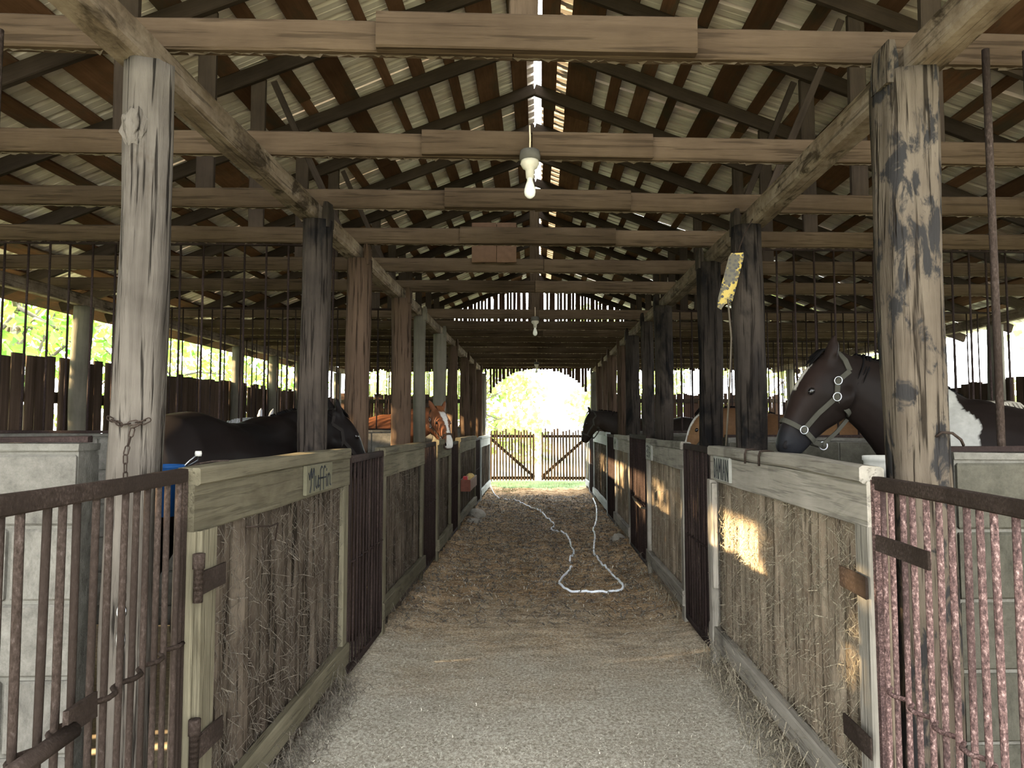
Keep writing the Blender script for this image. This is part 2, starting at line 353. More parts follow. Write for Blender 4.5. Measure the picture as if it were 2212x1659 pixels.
# ------------------------------------------------------------------ roof: sheets and purlins
roof = empty('ceiling', (0, 8, 3)); tag(roof, 'open gable roof of ribbed metal sheets on wooden purlins', kind='structure')
Y0R, Y1R = -1.8, 17.9
def sheet_mesh(L, wd):
    pitch = 0.18; n = int(round(wd / pitch)); prof = []
    for i in range(n):
        y = i * pitch
        prof += [(y, 0), (y + 0.058, 0), (y + 0.062, 0.004), (y + 0.068, 0), (y + 0.128, 0), (y + 0.132, 0.034), (y + 0.176, 0.034)]
    prof.append((n * pitch, 0))
    mb = MB(); xs = [0, L * .33, L * .66, L]
    rows = [[(x, y, z) for y, z in prof] for x in xs]
    mb.loft(rows, False, False)
    return mb.mesh('roof_sheet', 'roof_metal')
for s, sl, ext in ((-1, SL, 5.75), (1, SR, 6.6)):
    ang = math.atan(sl); L = ext / math.cos(ang); gap = 0.0 if s < 0 else 0.085
    me = sheet_mesh(L, 0.9)
    y = Y0R; k = 0
    while y < Y1R - 0.3:
        off = 0.062 / math.cos(ang) + 0.042 + (0.006 if k % 2 else 0)
        if s < 0: rot = Matrix.Rotation(math.pi, 4, 'Z') @ Matrix.Rotation(ang, 4, 'Y'); loc = (XR - gap, y + 0.9, ZR + off)
        else: rot = Matrix.Rotation(ang, 4, 'Y'); loc = (XR + gap, y, ZR + off)
        place('roof_sheet', me, Matrix.Translation(loc) @ rot, roof)
        y += 0.885; k += 1
    # purlin boards along the barn
    d = 0.10; sdir = Vector((s * math.cos(ang), 0, -math.sin(ang)))
    pat = [(0.15, 0.13), (0.27, 0.17), (0.10, 0.18), (0.13, 0.19), (0.10, 0.24), (0.20, 0.20), (0.11, 0.24), (0.16, 0.24)]
    k = 0
    while d < L - 0.1:
        w, g_ = pat[k % len(pat)]
        y = Y0R
        while y < Y1R - 0.4:
            ln = min(rnd.choice((3.9, 4.9, 5.8)), Y1R - y)
            wl = w * rnd.choice((0.85, 1.0, 1.1)); dd = d + w / 2 + rnd.uniform(-0.012, 0.012)
            c = Vector((XR, 0, ZR + 0.062 / math.cos(ang) + 0.016)) + sdir * dd
            board('purlin', (c.x, y, c.z), (c.x, y + ln - 0.01, c.z), wl, 0.028, 'purlin_wood', roof, up=sdir, jit=0.003)
            y += ln
        d += w + g_; k += 1

# ------------------------------------------------------------------ trusses
TY = [1.62, 2.62, 3.65, 4.54, 5.43, 6.42, 7.40, 8.38, 9.25, 10.3, 11.1, 11.85, 12.6, 13.7, 14.9, 15.9, 17.0]
def fringe(parent, x0, x1, y0, z):
    mb = MB(); n = int((x1 - x0) / 0.02); top = []; bot = []
    for i in range(n + 1):
        x = x0 + (x1 - x0) * i / n; y = skew(x, y0)
        dp = 0.002 + 0.004 * abs(noise.noise((x * 2.2, y0, 3))) + rnd.random() ** 4 * 0.012
        top.append((x, y, z + 0.004)); bot.append((x + rnd.uniform(-.01, .01), y + rnd.uniform(-.012, .012), z - dp))
    mb.loft([top, bot], False, False)
    tag(mb.build('dust_fringe', 'dust_fringe', parent), kind='stuff')
tcount = 0
for i, y0 in enumerate(TY):
    notie = (i == 7)
    t = empty('roof_truss', (0, y0, 3.02))
    if i == 0: lab = 'brown timber roof truss just above the camera, nearest of the row'
    elif i == 1: lab = 'brown timber roof truss whose tie beam crosses the very top of the picture'
    elif i == 2: lab = 'timber roof truss carrying the nearest light bulb'
    elif notie: lab = 'bare pair of dark rafters without a tie beam'
    elif i == 16: lab = 'last dark roof truss, directly over the arched doorway'
    else: lab = 'dark timber roof truss, %s in the row counted from the nearest truss' % nth(i)
    tag(t, lab, 'roof truss', 'roof trusses along the barn')
    tk = 0.055
    if not notie:
        zc = 3.02 + 0.0625
        xl, xr = -5.35, 6.2
        xm = rnd.uniform(-0.1, 0.1)
        board('tie_beam', (xl, skew(xl, y0), zc), (xm, skew(xm, y0), zc), 0.125, tk, 'tie_wood', t)
        board('tie_beam', (xm + .004, skew(xm, y0), zc), (xr, skew(xr, y0), zc), 0.125, tk, 'tie_wood', t)
        if i in (1, 2, 3, 4):
            hw = 0.61; dz = 0.008 if i == 1 else 0.0
            yo = y0 - tk / 2 - 0.021
            if i == 2:
                board('splice_board', (-hw, skew(-hw, yo), zc), (-0.05, skew(-0.05, yo), zc), 0.13, 0.042, 'tie_wood', t)
                board('splice_board', (-0.03, skew(-0.03, yo), zc), (hw, skew(hw, yo), zc), 0.13, 0.042, 'tie_wood', t)
            else:
                board('splice_board', (-hw, skew(-hw, yo), zc + dz), (hw, skew(hw, yo), zc + dz), 0.14 if i == 1 else 0.13, 0.042, 'tie_wood', t)
        fringe(t, -4.9, 5.6, y0, 3.02)
        webs = [-2.2, 2.2]
        if i in (1, 10, 12, 16): webs.append(-0.058)
        for k, x in enumerate(webs):
            xx = x + rnd.uniform(-.03, .03) if i > 3 and abs(x) > .1 else x
            zt = roof_z(xx, -0.02)
            board('king_post' if abs(x) < .1 else 'web_post', (xx, skew(xx, y0) + 0.05, 3.05), (xx, skew(xx, y0) + 0.05, zt), (0.115 if i == 1 else 0.16) if abs(x) < .1 else 0.115, 0.045, 'tie_wood' if abs(x) < .1 else 'web_wood', t, up=(1, SK, 0))
        if i in (3, 4, 6):
            for s in (-1, 1):
                if i == 3 and s < 0 or i == 6 and s > 0: continue
                board('diagonal_brace', (s * 1.55, skew(s * 1.55, y0) + .09, 3.10), (s * 2.12, skew(s * 2.12, y0) + .09, roof_z(s * 2.12, -0.06)), 0.05, 0.03, 'web_wood', t, up=(1, SK, 0))
    xe, xf = -5.65, 6.5
    for x in (xe, xf):
        board('rafter', (XR, skew(XR, y0), ZR), (x, skew(x, y0), roof_z(x)), 0.12, 0.05, 'rafter_wood', t)

# ------------------------------------------------------------------ posts and long beams
def post_mesh(r, z0, z1, mat, seed, gro=0.12, taper=0.0, square=0.0, n=26):
    rings = []; m = max(10, int((z1 - z0) / 0.07))
    for i in range(m + 1):
        z = z0 + (z1 - z0) * i / m; ring = []
        bx = noise.noise((z * 0.7, seed, 1)) * 0.018; by = noise.noise((z * 0.7, seed, 5)) * 0.018
        for k in range(n):
            a = 2 * math.pi * k / n; ca, sa = math.cos(a), math.sin(a)
            rr = r * (1 - taper * (z - z0) / (z1 - z0))
            rr *= 1 + 0.16 * noise.noise((ca * 1.1, sa * 1.1, z * 0.55 + seed)) + gro * noise.noise((ca * 4.5 + seed, sa * 4.5, z * 0.9)) + gro * 0.6 * noise.noise((ca * 11, sa * 11 + seed, z * 2.3))
            if square: rr /= (abs(ca) ** 6 + abs(sa) ** 6) ** (square / 6)
            ring.append((rr * ca + bx, rr * sa + by, z))
        rings.append(ring)
    return MB().loft(rings).mesh('post', mat, True)
ZB = 2.89
LP = [(-0.5, .09, 'post_brown', 0), (2.375, .080, 'post_grey', 0.3), (4.285, .090, 'post_black', 0.1), (5.306, .088, 'post_brown', .2), (7.0, .098, 'post_brown', 0), (8.14, .070, 'post_green', 0), (9.77, .086, 'post_green', 0), (11.3, .085, 'post_brown', 0), (13.2, .085, 'post_brown', 0), (14.6, .085, 'post_brown', 0), (16.2, .085, 'post_brown', 0), (17.35, .10, 'post_green', 0)]
RP = [(-0.5, .09, 'post_brown', 0), (2.556, .096, 'post_scorched', 0.6), (4.525, .092, 'post_black', .5), (5.538, .090, 'post_black', .2), (7.567, .098, 'post_black', 0), (8.708, .075, 'post_black', 0), (10.1, .10, 'post_black', 0), (11.35, .075, 'post_brown', 0), (12.9, .085, 'post_brown', 0), (14.1, .08, 'post_brown', 0), (15.4, .085, 'post_brown', 0), (17.0, .09, 'post_green', 0)]
PL = {1: 'pale weathered split wooden post behind the near gate, left of the aisle', 2: 'post with blackened top beside the name board, left of the aisle', 3: 'reddish brown post just past the black horse head, left of the aisle'}
PRL = {1: 'thick pale post with black scorch patches beside the pinto horse', 2: 'straight black post right of the yellow spotted sign', 3: 'black and brown post left of the yellow spotted sign'}
for side, lst, X, lb in ((-1, LP, -1.4, PL), (1, RP, 1.36, PRL)):
    for i, (y, r, mat, sq) in enumerate(lst):
        lab = lb.get(i, 'wooden roof post, %s along the %s side of the aisle' % ('one behind the camera, first' if i == 0 else ORD[i], 'left' if side < 0 else 'right'))
        p = empty('barn_post', (X, y, 0)); tag(p, lab, 'post', 'roof posts along the aisle')
        place('trunk', post_mesh(r, 0, ZB - 0.002, mat, i * 3.7 + side * 11, square=sq), Matrix.Translation((X, y, 0)), p)
        tm = MB(); xi = X - side * r * 0.78
        prof = []
        for z in (ZB - .05, ZB + .05, ZB + .11):
            hx = 0.022 if z < ZB + .1 else 0.012
            prof.append([(xi - hx, y - r * .62, z), (xi + hx, y - r * .62, z), (xi + hx, y + r * .62, z + .012), (xi - hx, y + r * .62, z)])
        if i != 1 or side > 0: tm.loft(prof).build('tongue', mat, p)
bm = bmesh.new(); bmesh.ops.create_icosphere(bm, subdivisions=3, radius=1)
for v in bm.verts:
    k = 1 + 0.35 * noise.noise(v.co * 2.1); v.co = Vector((v.co.x * .045 * k, v.co.y * .03 * k, v.co.z * .075 * k))
me = bpy.data.meshes.new('knot'); bm.to_mesh(me); bm.free(); me.materials.append(MATS['post_grey'])
place('knot', me, Matrix.Translation((-1.405, 2.312, 2.64)), [o for o in COL.objects if o.get('label') == PL[1]][0])
for side, X, lab in ((-1, -1.45, 'left'), (1, 1.425, 'right')):
    ys = [-0.6, 2.375 if side < 0 else 2.556, 4.285 if side < 0 else 4.525, 7.0 if side < 0 else 7.567, 9.77 if side < 0 else 10.1, 13.2 if side < 0 else 12.9, 17.4]
    for k in range(len(ys) - 1):
        w = 0.125
        o = board('plate_beam', (X, ys[k] + .003, ZB + 0.065), (X, ys[k + 1] - .003, ZB + 0.065), 0.128, w, 'beam_wood', None, jit=0.007)
        tag(o, 'dusty hewn long beam on the %s posts, %s length of that beam line' % (lab, ORD[k] if k else 'nearest'), 'beam', 'long beams on the aisle posts')

# ------------------------------------------------------------------ outer walls of upright slabs
def slab_mesh(w, t, h, mat, seed, segs=7):
    rings = []
    for i in range(segs + 1):
        z = h * i / segs; ring = []
        wl = w * (1 + 0.10 * noise.noise((z * 1.6, seed, 0))); wr = w * (1 + 0.10 * noise.noise((z * 1.6, seed, 7)))
        for a in (0, 36, 72, 108, 144, 180):
            c, s_ = math.cos(R(a)), math.sin(R(a))
            ring.append(((wr if c > 0 else wl) * .5 * c, -t * (0.25 + s_ * (0.8 + .25 * noise.noise((a * .03, z * 2.3, seed)))), z))
        ring += [(-w * .46, t * .25, z), (w * .46, t * .25, z)]
        rings.append(ring)
    return MB().loft(rings).mesh('slab', mat, False)
WS = [slab_mesh(0.13 + 0.03 * (k % 3), 0.035, 1.0, 'wall_slab', k * 5.1) for k in range(6)]
def slab_wall(name, X, y0, y1, h, side, label):
    w = empty(name, (X, (y0 + y1) / 2, 0)); tag(w, label, kind='structure')
    y = y0
    while y < y1:
        ww = rnd.uniform(0.11, 0.17); hh = h + rnd.uniform(-0.05, 0.03)
        me = rnd.choice(WS)
        M_ = Matrix.Translation((X, y + ww / 2, -0.03)) @ Matrix.Rotation(math.pi / 2 * (-side if side else 0), 4, 'Z') @ Matrix.Rotation(rnd.uniform(-.012, .012), 4, 'Y') @ Matrix.Diagonal((ww / 0.15, 1, hh, 1))
        place('slab', me, M_, w)
        y += ww + rnd.choice((0.002, 0.004, 0.006, 0.012, 0.028))
    for z in (0.55, h - 0.45):
        board('rail', (X + side * 0.055, y0, z), (X + side * 0.055, y1, z), 0.12, 0.05, 'rafter_wood', w)
    return w
wl = slab_wall('wall_left', -5.1, -1.8, 17.2, 2.34, -1, 'dark outer wall of upright timber slabs on the left')
wr = slab_wall('wall_right', 6.0, -1.8, 17.2, 2.21, 1, 'dark outer wall of upright timber slabs on the right')
for side, X, ys in ((-1, -4.94, (3.4, 7.3, 11.2, 12.75, 14.15, 16.9)), (1, 5.84, (3.2, 5.6, 9.06, 10.6, 13.4, 16.3))):
    for k, y in enumerate(ys):
        o = place('eave_post', post_mesh(0.09, 0, 2.88, 'post_green', 50 + k * 2.3 + side, n=18), Matrix.Translation((X, y, 0)))
        tag(o, 'round eave post on the %s outer wall, %s from the front' % ('left' if side < 0 else 'right', ORD[k] if k else 'first'), 'post', 'eave posts on the outer walls')
    for k in range(3):
        a, b_ = -0.2 + k * 6, 5.78 + k * 6
        o = board('eave_beam', (X, a, 2.95), (X, min(b_, 17.4), 2.95), 0.125, 0.10, 'beam_wood')
        tag(o, 'eave beam along the %s outer wall, %s length from the front' % ('left' if side < 0 else 'right', ('first', 'middle', 'last')[k]), 'beam', 'eave beams on the outer walls')

# ------------------------------------------------------------------ far end wall with arched doorway
wb = empty('wall_back', (0, 17.5, 0)); tag(wb, 'far end wall of upright laths with an arched doorway', kind='structure')
def lath(x, z0, z1, w, y=17.5, par=wb, mat='lath_wood', lean=0.0):
    d = 0.018; mb = MB(); tt = rnd.uniform(-.012, .012)
    mb.box((-w / 2, -d / 2, 0), (w / 2, d / 2, 1))
    key = ('lath', mat)
    if key not in BC: BC[key] = MB().box((-.5, -.5, 0), (.5, .5, 1)).mesh('lath', mat)
    return place('lath', BC[key], Matrix.Translation((x, y + rnd.uniform(-.008, .008), z0)) @ Matrix.Rotation(tt + lean, 4, 'Y') @ Matrix.Diagonal((w, d, z1 - z0, 1)), par)
x = -5.05
while x < 5.95:
    w = rnd.uniform(0.045, 0.08)
    zt = roof_z(x, 0.085)
    if abs(x) < 1.24:
        zb = 2.15 + 0.86 * math.sqrt(max(0, 1 - (x / 1.26) ** 2)); lath(x, zb + rnd.uniform(-.02, .02), zt, w)
    else:
        lath(x, 3.0 + rnd.uniform(-.06, 0), zt, w)
        wp = rnd.uniform(0.06, 0.11)
        if abs(x) > 1.5: lath(x, 0, 2.36 + rnd.uniform(-.05, .05), wp)
    x += w + rnd.choice((0.004, 0.006, 0.010, 0.016, 0.03))
board('rail', (-5.05, 17.46, 0.5), (-1.45, 17.46, 0.5), 0.1, 0.04, 'rafter_wood', wb)
board('rail', (1.45, 17.46, 0.5), (5.95, 17.46, 0.5), 0.1, 0.04, 'rafter_wood', wb)
board('rail', (-5.05, 17.46, 2.2), (-1.45, 17.46, 2.2), 0.1, 0.04, 'rafter_wood', wb)
board('rail', (1.45, 17.46, 2.2), (5.95, 17.46, 2.2), 0.1, 0.04, 'rafter_wood', wb)
board('rail', (-5.05, 17.53, 3.08), (5.95, 17.53, 3.08), 0.12, 0.04, 'rafter_wood', wb)

# yard gates outside the doorway
for s, x0, x1, lab in ((-1, -1.37, -0.12, 'left leaf of the dark picket yard gate beyond the arch'), (1, 0.09, 1.34, 'right leaf of the dark picket yard gate beyond the arch')):
    g = empty('yard_gate', ((x0 + x1) / 2, 19.85, 0)); tag(g, lab, 'gate', 'yard gates beyond the doorway')
    n = 15
    for k in range(n):
        x = x0 + 0.02 + (x1 - x0 - 0.04) * k / (n - 1)
        lath(x, 0.03, 1.42 + 0.06 * math.sin(k * 1.7) + rnd.uniform(-.05, .05), rnd.uniform(0.042, 0.058), 19.85, g, 'wall_slab').name = 'picket'
    for z in (0.10, 1.28): board('gate_rail', (x0, 19.88, z), (x1, 19.88, z), 0.08, 0.035, 'rafter_wood', g)
    a, b_ = ((x0, 1.22), (x1, 0.12)) if s < 0 else ((x0, 0.12), (x1, 1.22))
    board('diagonal_brace', (a[0], 19.89, a[1]), (b_[0], 19.89, b_[1]), 0.085, 0.03, 'rafter_wood', g)
    xs = x0 if s < 0 else x1
    board('gate_stile', (xs, 19.87, 0), (xs, 19.87, 1.35), 0.07, 0.05, 'rafter_wood', g, up=(1, 0, 0))

# ------------------------------------------------------------------ stall partitions: block walls and bar grilles
YW = [2.50, 5.45, 8.50, 11.5, 14.3]
BLK = []
for k in range(4):
    mb = MB(); hx, hy, hz = 0.2145, 0.07, 0.118
    c = 0.008
    def rr(z, e): return [(-hx + e, -hy + e, z), (hx - e, -hy + e, z), (hx - e, hy - e, z), (-hx + e, hy - e, z)]
    mb.loft([rr(-hz, c), rr(-hz + c, 0), rr(hz - c, 0), rr(hz, c)])
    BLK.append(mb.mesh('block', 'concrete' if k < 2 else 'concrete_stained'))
ROTS = math.atan(SK)
for side in (-1, 1):
    for i, y0 in enumerate(YW):
        xs = (-1.57 if side < 0 else 1.475); xe = (-4.82 if side < 0 else 5.72)
        top = 1.535 if side < 0 else 1.50
        sd_t = 'left' if side < 0 else 'right'
        t = empty('block_partition', ((xs + xe) / 2, skew((xs + xe) / 2, y0), 0), ROTS)
        tag(t, ('%s grey concrete block stall wall on the %s of the aisle' % (('nearest' if i == 0 else ORD[i]), sd_t)), 'wall', 'block walls between the stalls')
        L = abs(xe - xs) * math.sqrt(1 + SK * SK); cx = (xs + xe) / 2
        core = MB().box((-L / 2 + .004, -0.058, 0), (L / 2 - .004, 0.058, top - 0.02)).build('mortar', 'mortar', t, mw=Matrix.Translation((cx, skew(cx, y0), 0)) @ Matrix.Rotation(ROTS, 4, 'Z'))
        cap = board('coping', (xs, skew(xs, y0), top - 0.012), (xe, skew(xe, y0), top - 0.012), 0.135, 0.026, 'mortar', t, up=(0, 1, 0), jit=0.006)
        ch = (top - 0.03) / 6
        for c in range(6):
            off = 0.0 if c % 2 else 0.22
            u = -L / 2 - off
            while u < L / 2 - 0.02:
                a = max(u, -L / 2); b_ = min(u + 0.435, L / 2)
                if b_ - a > 0.06:
                    uc = (a + b_) / 2; sg = 1 if side > 0 else -1
                    # run from the aisle end outwards
                    px = cx + sg * uc / math.sqrt(1 + SK * SK)
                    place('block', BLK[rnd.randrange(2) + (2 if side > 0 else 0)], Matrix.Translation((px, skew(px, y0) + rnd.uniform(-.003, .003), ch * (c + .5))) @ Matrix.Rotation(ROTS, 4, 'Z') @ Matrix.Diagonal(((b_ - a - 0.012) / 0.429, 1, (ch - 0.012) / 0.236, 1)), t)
                u += 0.44
        # bar grille above
        g = empty('bar_grille', (cx, skew(cx, y0), top), ROTS)
        tag(g, 'rusty iron bar grille on the %s block wall, %s of the aisle' % (('nearest' if i == 0 else ORD[i]), sd_t), 'grille', 'bar grilles above the block walls')
        r = 0.0135 if i == 0 else 0.0085; zt = 3.03
        bm_ = MB().lathe([(r, 0), (r * 1.03, .3), (r * .97, .6), (r, 1.0)], 8).mesh('bar', 'rust_dark' if i else 'rust_brown', True)
        if i == 0: bx = [-1.94 - .165 * k for k in range(18)] if side < 0 else [1.70 + .169 * k for k in range(24)]
        else: bx = [-1.62 - .166 * k for k in range(20)] if side < 0 else [1.60 + .158 * k for k in range(27)]
        for k, x in enumerate(bx):
            if side < 0 and x < -4.8 or side > 0 and x > 5.7: continue
            x += rnd.uniform(-.012, .012) if i else 0
            place('bar', bm_, Matrix.Translation((x, skew(x, y0), top - .005)) @ Matrix.Rotation(rnd.uniform(-.006, .006), 4, 'Y') @ Matrix.Diagonal((1, 1, zt - top, 1)), g)
        for z in ((top + 0.012,) if i == 0 else (top + .012, zt - .02)):
            board('grille_rail', (xs, skew(xs, y0), z), (xe, skew(xe, y0), z), 0.022, 0.03, 'rust_dark', g)

# ------------------------------------------------------------------ stall fronts: panels of upright slabs, gates of bars
PS = {m_: [slab_mesh(0.115, 0.042, 1.0, m_, 40 + k * 3.3, 9) for k in range(6)] for m_ in ('slab_wood', 'slab_dusty')}
def strands(name, n, fn, mat, parent, wid=(0.0008, 0.002), ln=(0.03, 0.14), flat=0.3):
    mb = MB()
    for k in range(n):
        p, nrm, dirv = fn()
        L = rnd.uniform(*ln); w = rnd.uniform(*wid)
        d = dirv.normalized(); side = d.cross(nrm)
        if side.length < 1e-4: side = Vector((1, 0, 0))
        side.normalize(); curl = nrm * rnd.uniform(0, L * flat) + side * rnd.uniform(-.25, .25) * L
        a, b_, c = p - d * L / 2, p + curl, p + d * L / 2
        o = len(mb.v)
        for q in (a, b_, c): mb.v += [tuple(q - side * w), tuple(q + side * w)]
        mb.f += [(o, o + 1, o + 3, o + 2), (o + 2, o + 3, o + 5, o + 4)]
    return tag(mb.build(name, mat, parent), kind='stuff')
def rv(a=1.0): return Vector((rnd.uniform(-a, a), rnd.uniform(-a, a), rnd.uniform(-a, a)))
def lettering(name, lines, o, ex, ez, nrm, w, h, sw, mat, parent):
    mb = MB(); ex = Vector(ex); ez = Vector(ez); nrm = Vector(nrm); o = Vector(o)
    for ln in lines:
        pts = [o + ex * (px * w) + ez * (pz * h) for px, pz in ln]
        for a, b_ in zip(pts[:-1], pts[1:]):
            d = (b_ - a); 
            if d.length < 1e-6: continue
            d.normalize(); sdv = d.cross(nrm) * sw; e = d * sw * .7
            q = [a - e - sdv, a - e + sdv, b_ + e + sdv, b_ + e - sdv]
            mb.add([p + nrm * 0.0012 for p in q] + [p - nrm * 0.001 for p in q], [(0, 1, 2, 3), (7, 6, 5, 4), (0, 4, 5, 1), (1, 5, 6, 2), (2, 6, 7, 3), (3, 7, 4, 0)])
    return mb.build(name, mat, parent)
def panel(side, y0, y1, label, slabm='slab_wood', railm='rail_wood', top=1.45, hay=300, near_stile=True, proud=0.0):
    s = side; X = s * 1.20
    t = empty('stall_panel', (X, (y0 + y1) / 2, 0)); tag(t, label, 'stall panel', 'slab panels along the stall fronts')
    y = y0 + 0.01
    while y < y1 - 0.03:
        w = min(rnd.uniform(0.085, 0.14), y1 - y)
        M_ = Matrix.Translation((X + s * 0.040 + s * rnd.uniform(-.016, .016), y + w / 2, 0.0)) @ Matrix.Rotation(-math.pi / 2 * s, 4, 'Z') @ Matrix.Rotation(rnd.uniform(-.01, .01), 4, 'Y') @ Matrix.Diagonal((w / 0.113, 1, top - .05, 1))
        place('slab', rnd.choice(PS[slabm]), M_, t); y += w + rnd.uniform(0, .004)
    xf = X - s * 0.022
    board('top_rail', (xf, y0, top - .135), (xf, y1, top - .135), 0.165, 0.034, railm, t)
    board('cap_rail', (X - s * 0.012, y0 + .01, top - .022), (X - s * 0.012, y1 - .01, top - .022), 0.062, 0.085, railm, t, jit=0.007)
    board('base_board', (X - s * 0.035, y0, 0.225), (X - s * 0.035, y1, 0.225), 0.125, 0.05, railm, t, jit=0.008)
    board('stile', (xf, y1 - .05, 0.0), (xf, y1 - .05, top - .21), 0.09, 0.032, railm, t, up=(0, 1, 0))
    if near_stile: board('stile', (xf, y0 + .05, 0.0), (xf, y0 + .05, top - .21), 0.10, 0.04, railm, t, up=(0, 1, 0))
    if hay:
        def f():
            z = (rnd.random() ** 1.3) * (top - .22) ; z = max(z, 0.02)
            p = Vector((X - s * rnd.uniform(0.0, 0.022), rnd.uniform(y0 + .1, y1 - .08), z))
            return p, Vector((-s, 0, 0)), Vector((rnd.uniform(-.25, .25), rnd.uniform(-.7, .7), rnd.uniform(-1.3, 1.3)))
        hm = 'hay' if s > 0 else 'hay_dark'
        strands('hay', hay, f, hm, t)
        def f2():
            p = Vector((X - s * (0.05 + rnd.random() ** 2 * 0.12), rnd.uniform(y0, y1), 0.02 + rnd.random() ** 3 * 0.22))
            return p, Vector((0, 0, 1)), rv()
        strands('hay', hay // 2, f2, hm, t)
    return t
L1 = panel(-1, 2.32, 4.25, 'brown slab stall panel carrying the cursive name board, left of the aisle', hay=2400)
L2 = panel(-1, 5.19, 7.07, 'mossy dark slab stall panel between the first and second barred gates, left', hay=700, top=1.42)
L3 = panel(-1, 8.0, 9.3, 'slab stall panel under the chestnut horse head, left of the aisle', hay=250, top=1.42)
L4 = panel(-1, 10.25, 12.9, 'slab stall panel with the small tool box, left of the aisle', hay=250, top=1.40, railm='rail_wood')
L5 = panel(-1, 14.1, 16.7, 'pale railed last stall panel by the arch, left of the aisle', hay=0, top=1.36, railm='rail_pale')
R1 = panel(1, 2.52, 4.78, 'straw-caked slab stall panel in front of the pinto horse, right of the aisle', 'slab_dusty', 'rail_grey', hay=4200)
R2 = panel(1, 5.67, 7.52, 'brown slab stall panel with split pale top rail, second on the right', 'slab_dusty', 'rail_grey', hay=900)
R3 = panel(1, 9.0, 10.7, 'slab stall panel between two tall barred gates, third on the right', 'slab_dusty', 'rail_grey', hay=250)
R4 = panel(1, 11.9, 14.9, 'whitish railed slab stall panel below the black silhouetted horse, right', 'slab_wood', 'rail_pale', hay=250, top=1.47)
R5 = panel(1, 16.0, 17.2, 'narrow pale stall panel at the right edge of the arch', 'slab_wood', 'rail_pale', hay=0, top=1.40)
# extra timbers on the near panels
board('end_board', (1.155, 4.70, 0.02), (1.155, 4.70, 1.24), 0.085, 0.05, 'rail_grey', R1, up=(0, 1, 0))
board('end_board', (1.145, 4.62, 0.55), (1.145, 4.62, 1.22), 0.05, 0.035, 'rail_grey', R1, up=(0, 1, 0))
board('stile', (-1.165, 2.40, 0.0), (-1.165, 2.40, 1.24), 0.12, 0.05, 'rail_wood', L1, up=(0, 1, 0))
board('end_board', (1.165, 7.44, 0.02), (1.165, 7.44, 1.3), 0.07, 0.04, 'rail_grey', R2, up=(0, 1, 0))
# name boards
plate = board('name_plate', (-1.150, 3.40, 1.325), (-1.150, 3.82, 1.325), 0.145, 0.018, 'plate_pale', L1, jit=0.001)
MUF = [[(.02, .8), (.06, .55), (.10, .85), (.13, .95), (.12, .3), (.08, .02)], [(.13, .95), (.17, .6), (.22, .95), (.24, .9), (.25, .05)], [(.31, .62), (.32, .2), (.36, .12), (.40, .25), (.42, .62), (.43, .15), (.47, .2)],
       [(.60, .95), (.55, .98), (.51, .85), (.51, .0)], [(.44, .5), (.60, .5)], [(.74, .92), (.69, .98), (.65, .85), (.65, .0)], [(.58, .5), (.75, .5)], [(.78, .6), (.79, .1)], [(.785, .78), (.79, .84)], [(.85, .6), (.85, .1)], [(.85, .45), (.90, .62), (.94, .55), (.95, .15), (.99, .1)]]
lettering('lettering', MUF, (-1.1402, 3.42, 1.262), (0, 1, 0), (0, 0, 1), (1, 0, 0), 0.38, 0.122, 0.0045, 'paint_black', L1)
plate = board('name_plate', (1.150, 4.60, 1.325), (1.150, 4.24, 1.325), 0.15, 0.018, 'plate_white', R1, jit=0.001)
def DAM():
    ln = []
    def put(l, x0, w): ln.extend([[(x0 + a * w, z) for a, z in q] for q in l])
    put([[(0, 0), (0, 1)], [(0, 1), (.6, .92), (1, .5), (.6, .08), (0, 0)]], .00, .10)
    put([[(0, 0), (.5, 1), (1, 0)], [(.2, .4), (.8, .4)]], .15, .12)
    put([[(0, 0), (.1, 1), (.5, .35), (.9, 1), (1, 0)]], .32, .17)
    put([[(.5, 0), (.5, 1)]], .53, .06)
    put([[(0, 0), (.5, 1), (1, 0)], [(.2, .4), (.8, .4)]], .63, .13)
    put([[(0, 0), (0, 1), (1, 0), (1, 1)]], .82, .14)
    return ln
lettering('lettering', DAM(), (1.1402, 4.585, 1.262), (0, -1, 0), (0, 0, 1), (-1, 0, 0), 0.34, 0.122, 0.0045, 'paint_black', R1)
board('name_plate', (1.150, 7.48, 1.325), (1.150, 7.12, 1.325), 0.17, 0.018, 'plate_white', R2, jit=0.001)
SCR = [[(.1, .9), (.4, .95), (.5, .7), (.2, .5), (.5, .35), (.45, .1), (.1, .15)], [(.6, .9), (.9, .8), (.65, .5), (.95, .4), (.7, .05)]]
lettering('lettering', SCR, (1.1402, 7.44, 1.26), (0, -1, 0), (0, 0, 1), (-1, 0, 0), 0.26, 0.13, 0.006, 'paint_black', R2)
board('name_plate', (1.150, 10.66, 1.325), (1.150, 10.2, 1.325), 0.18, 0.018, 'plate_white', R3, jit=0.001)
lettering('lettering', [[(.5, .1), (.5, .9)], [(.3, .5), (.5, .9), (.7, .6)]], (1.1402, 10.6, 1.26), (0, -1, 0), (0, 0, 1), (-1, 0, 0), 0.3, 0.13, 0.012, 'paint_black', R3)

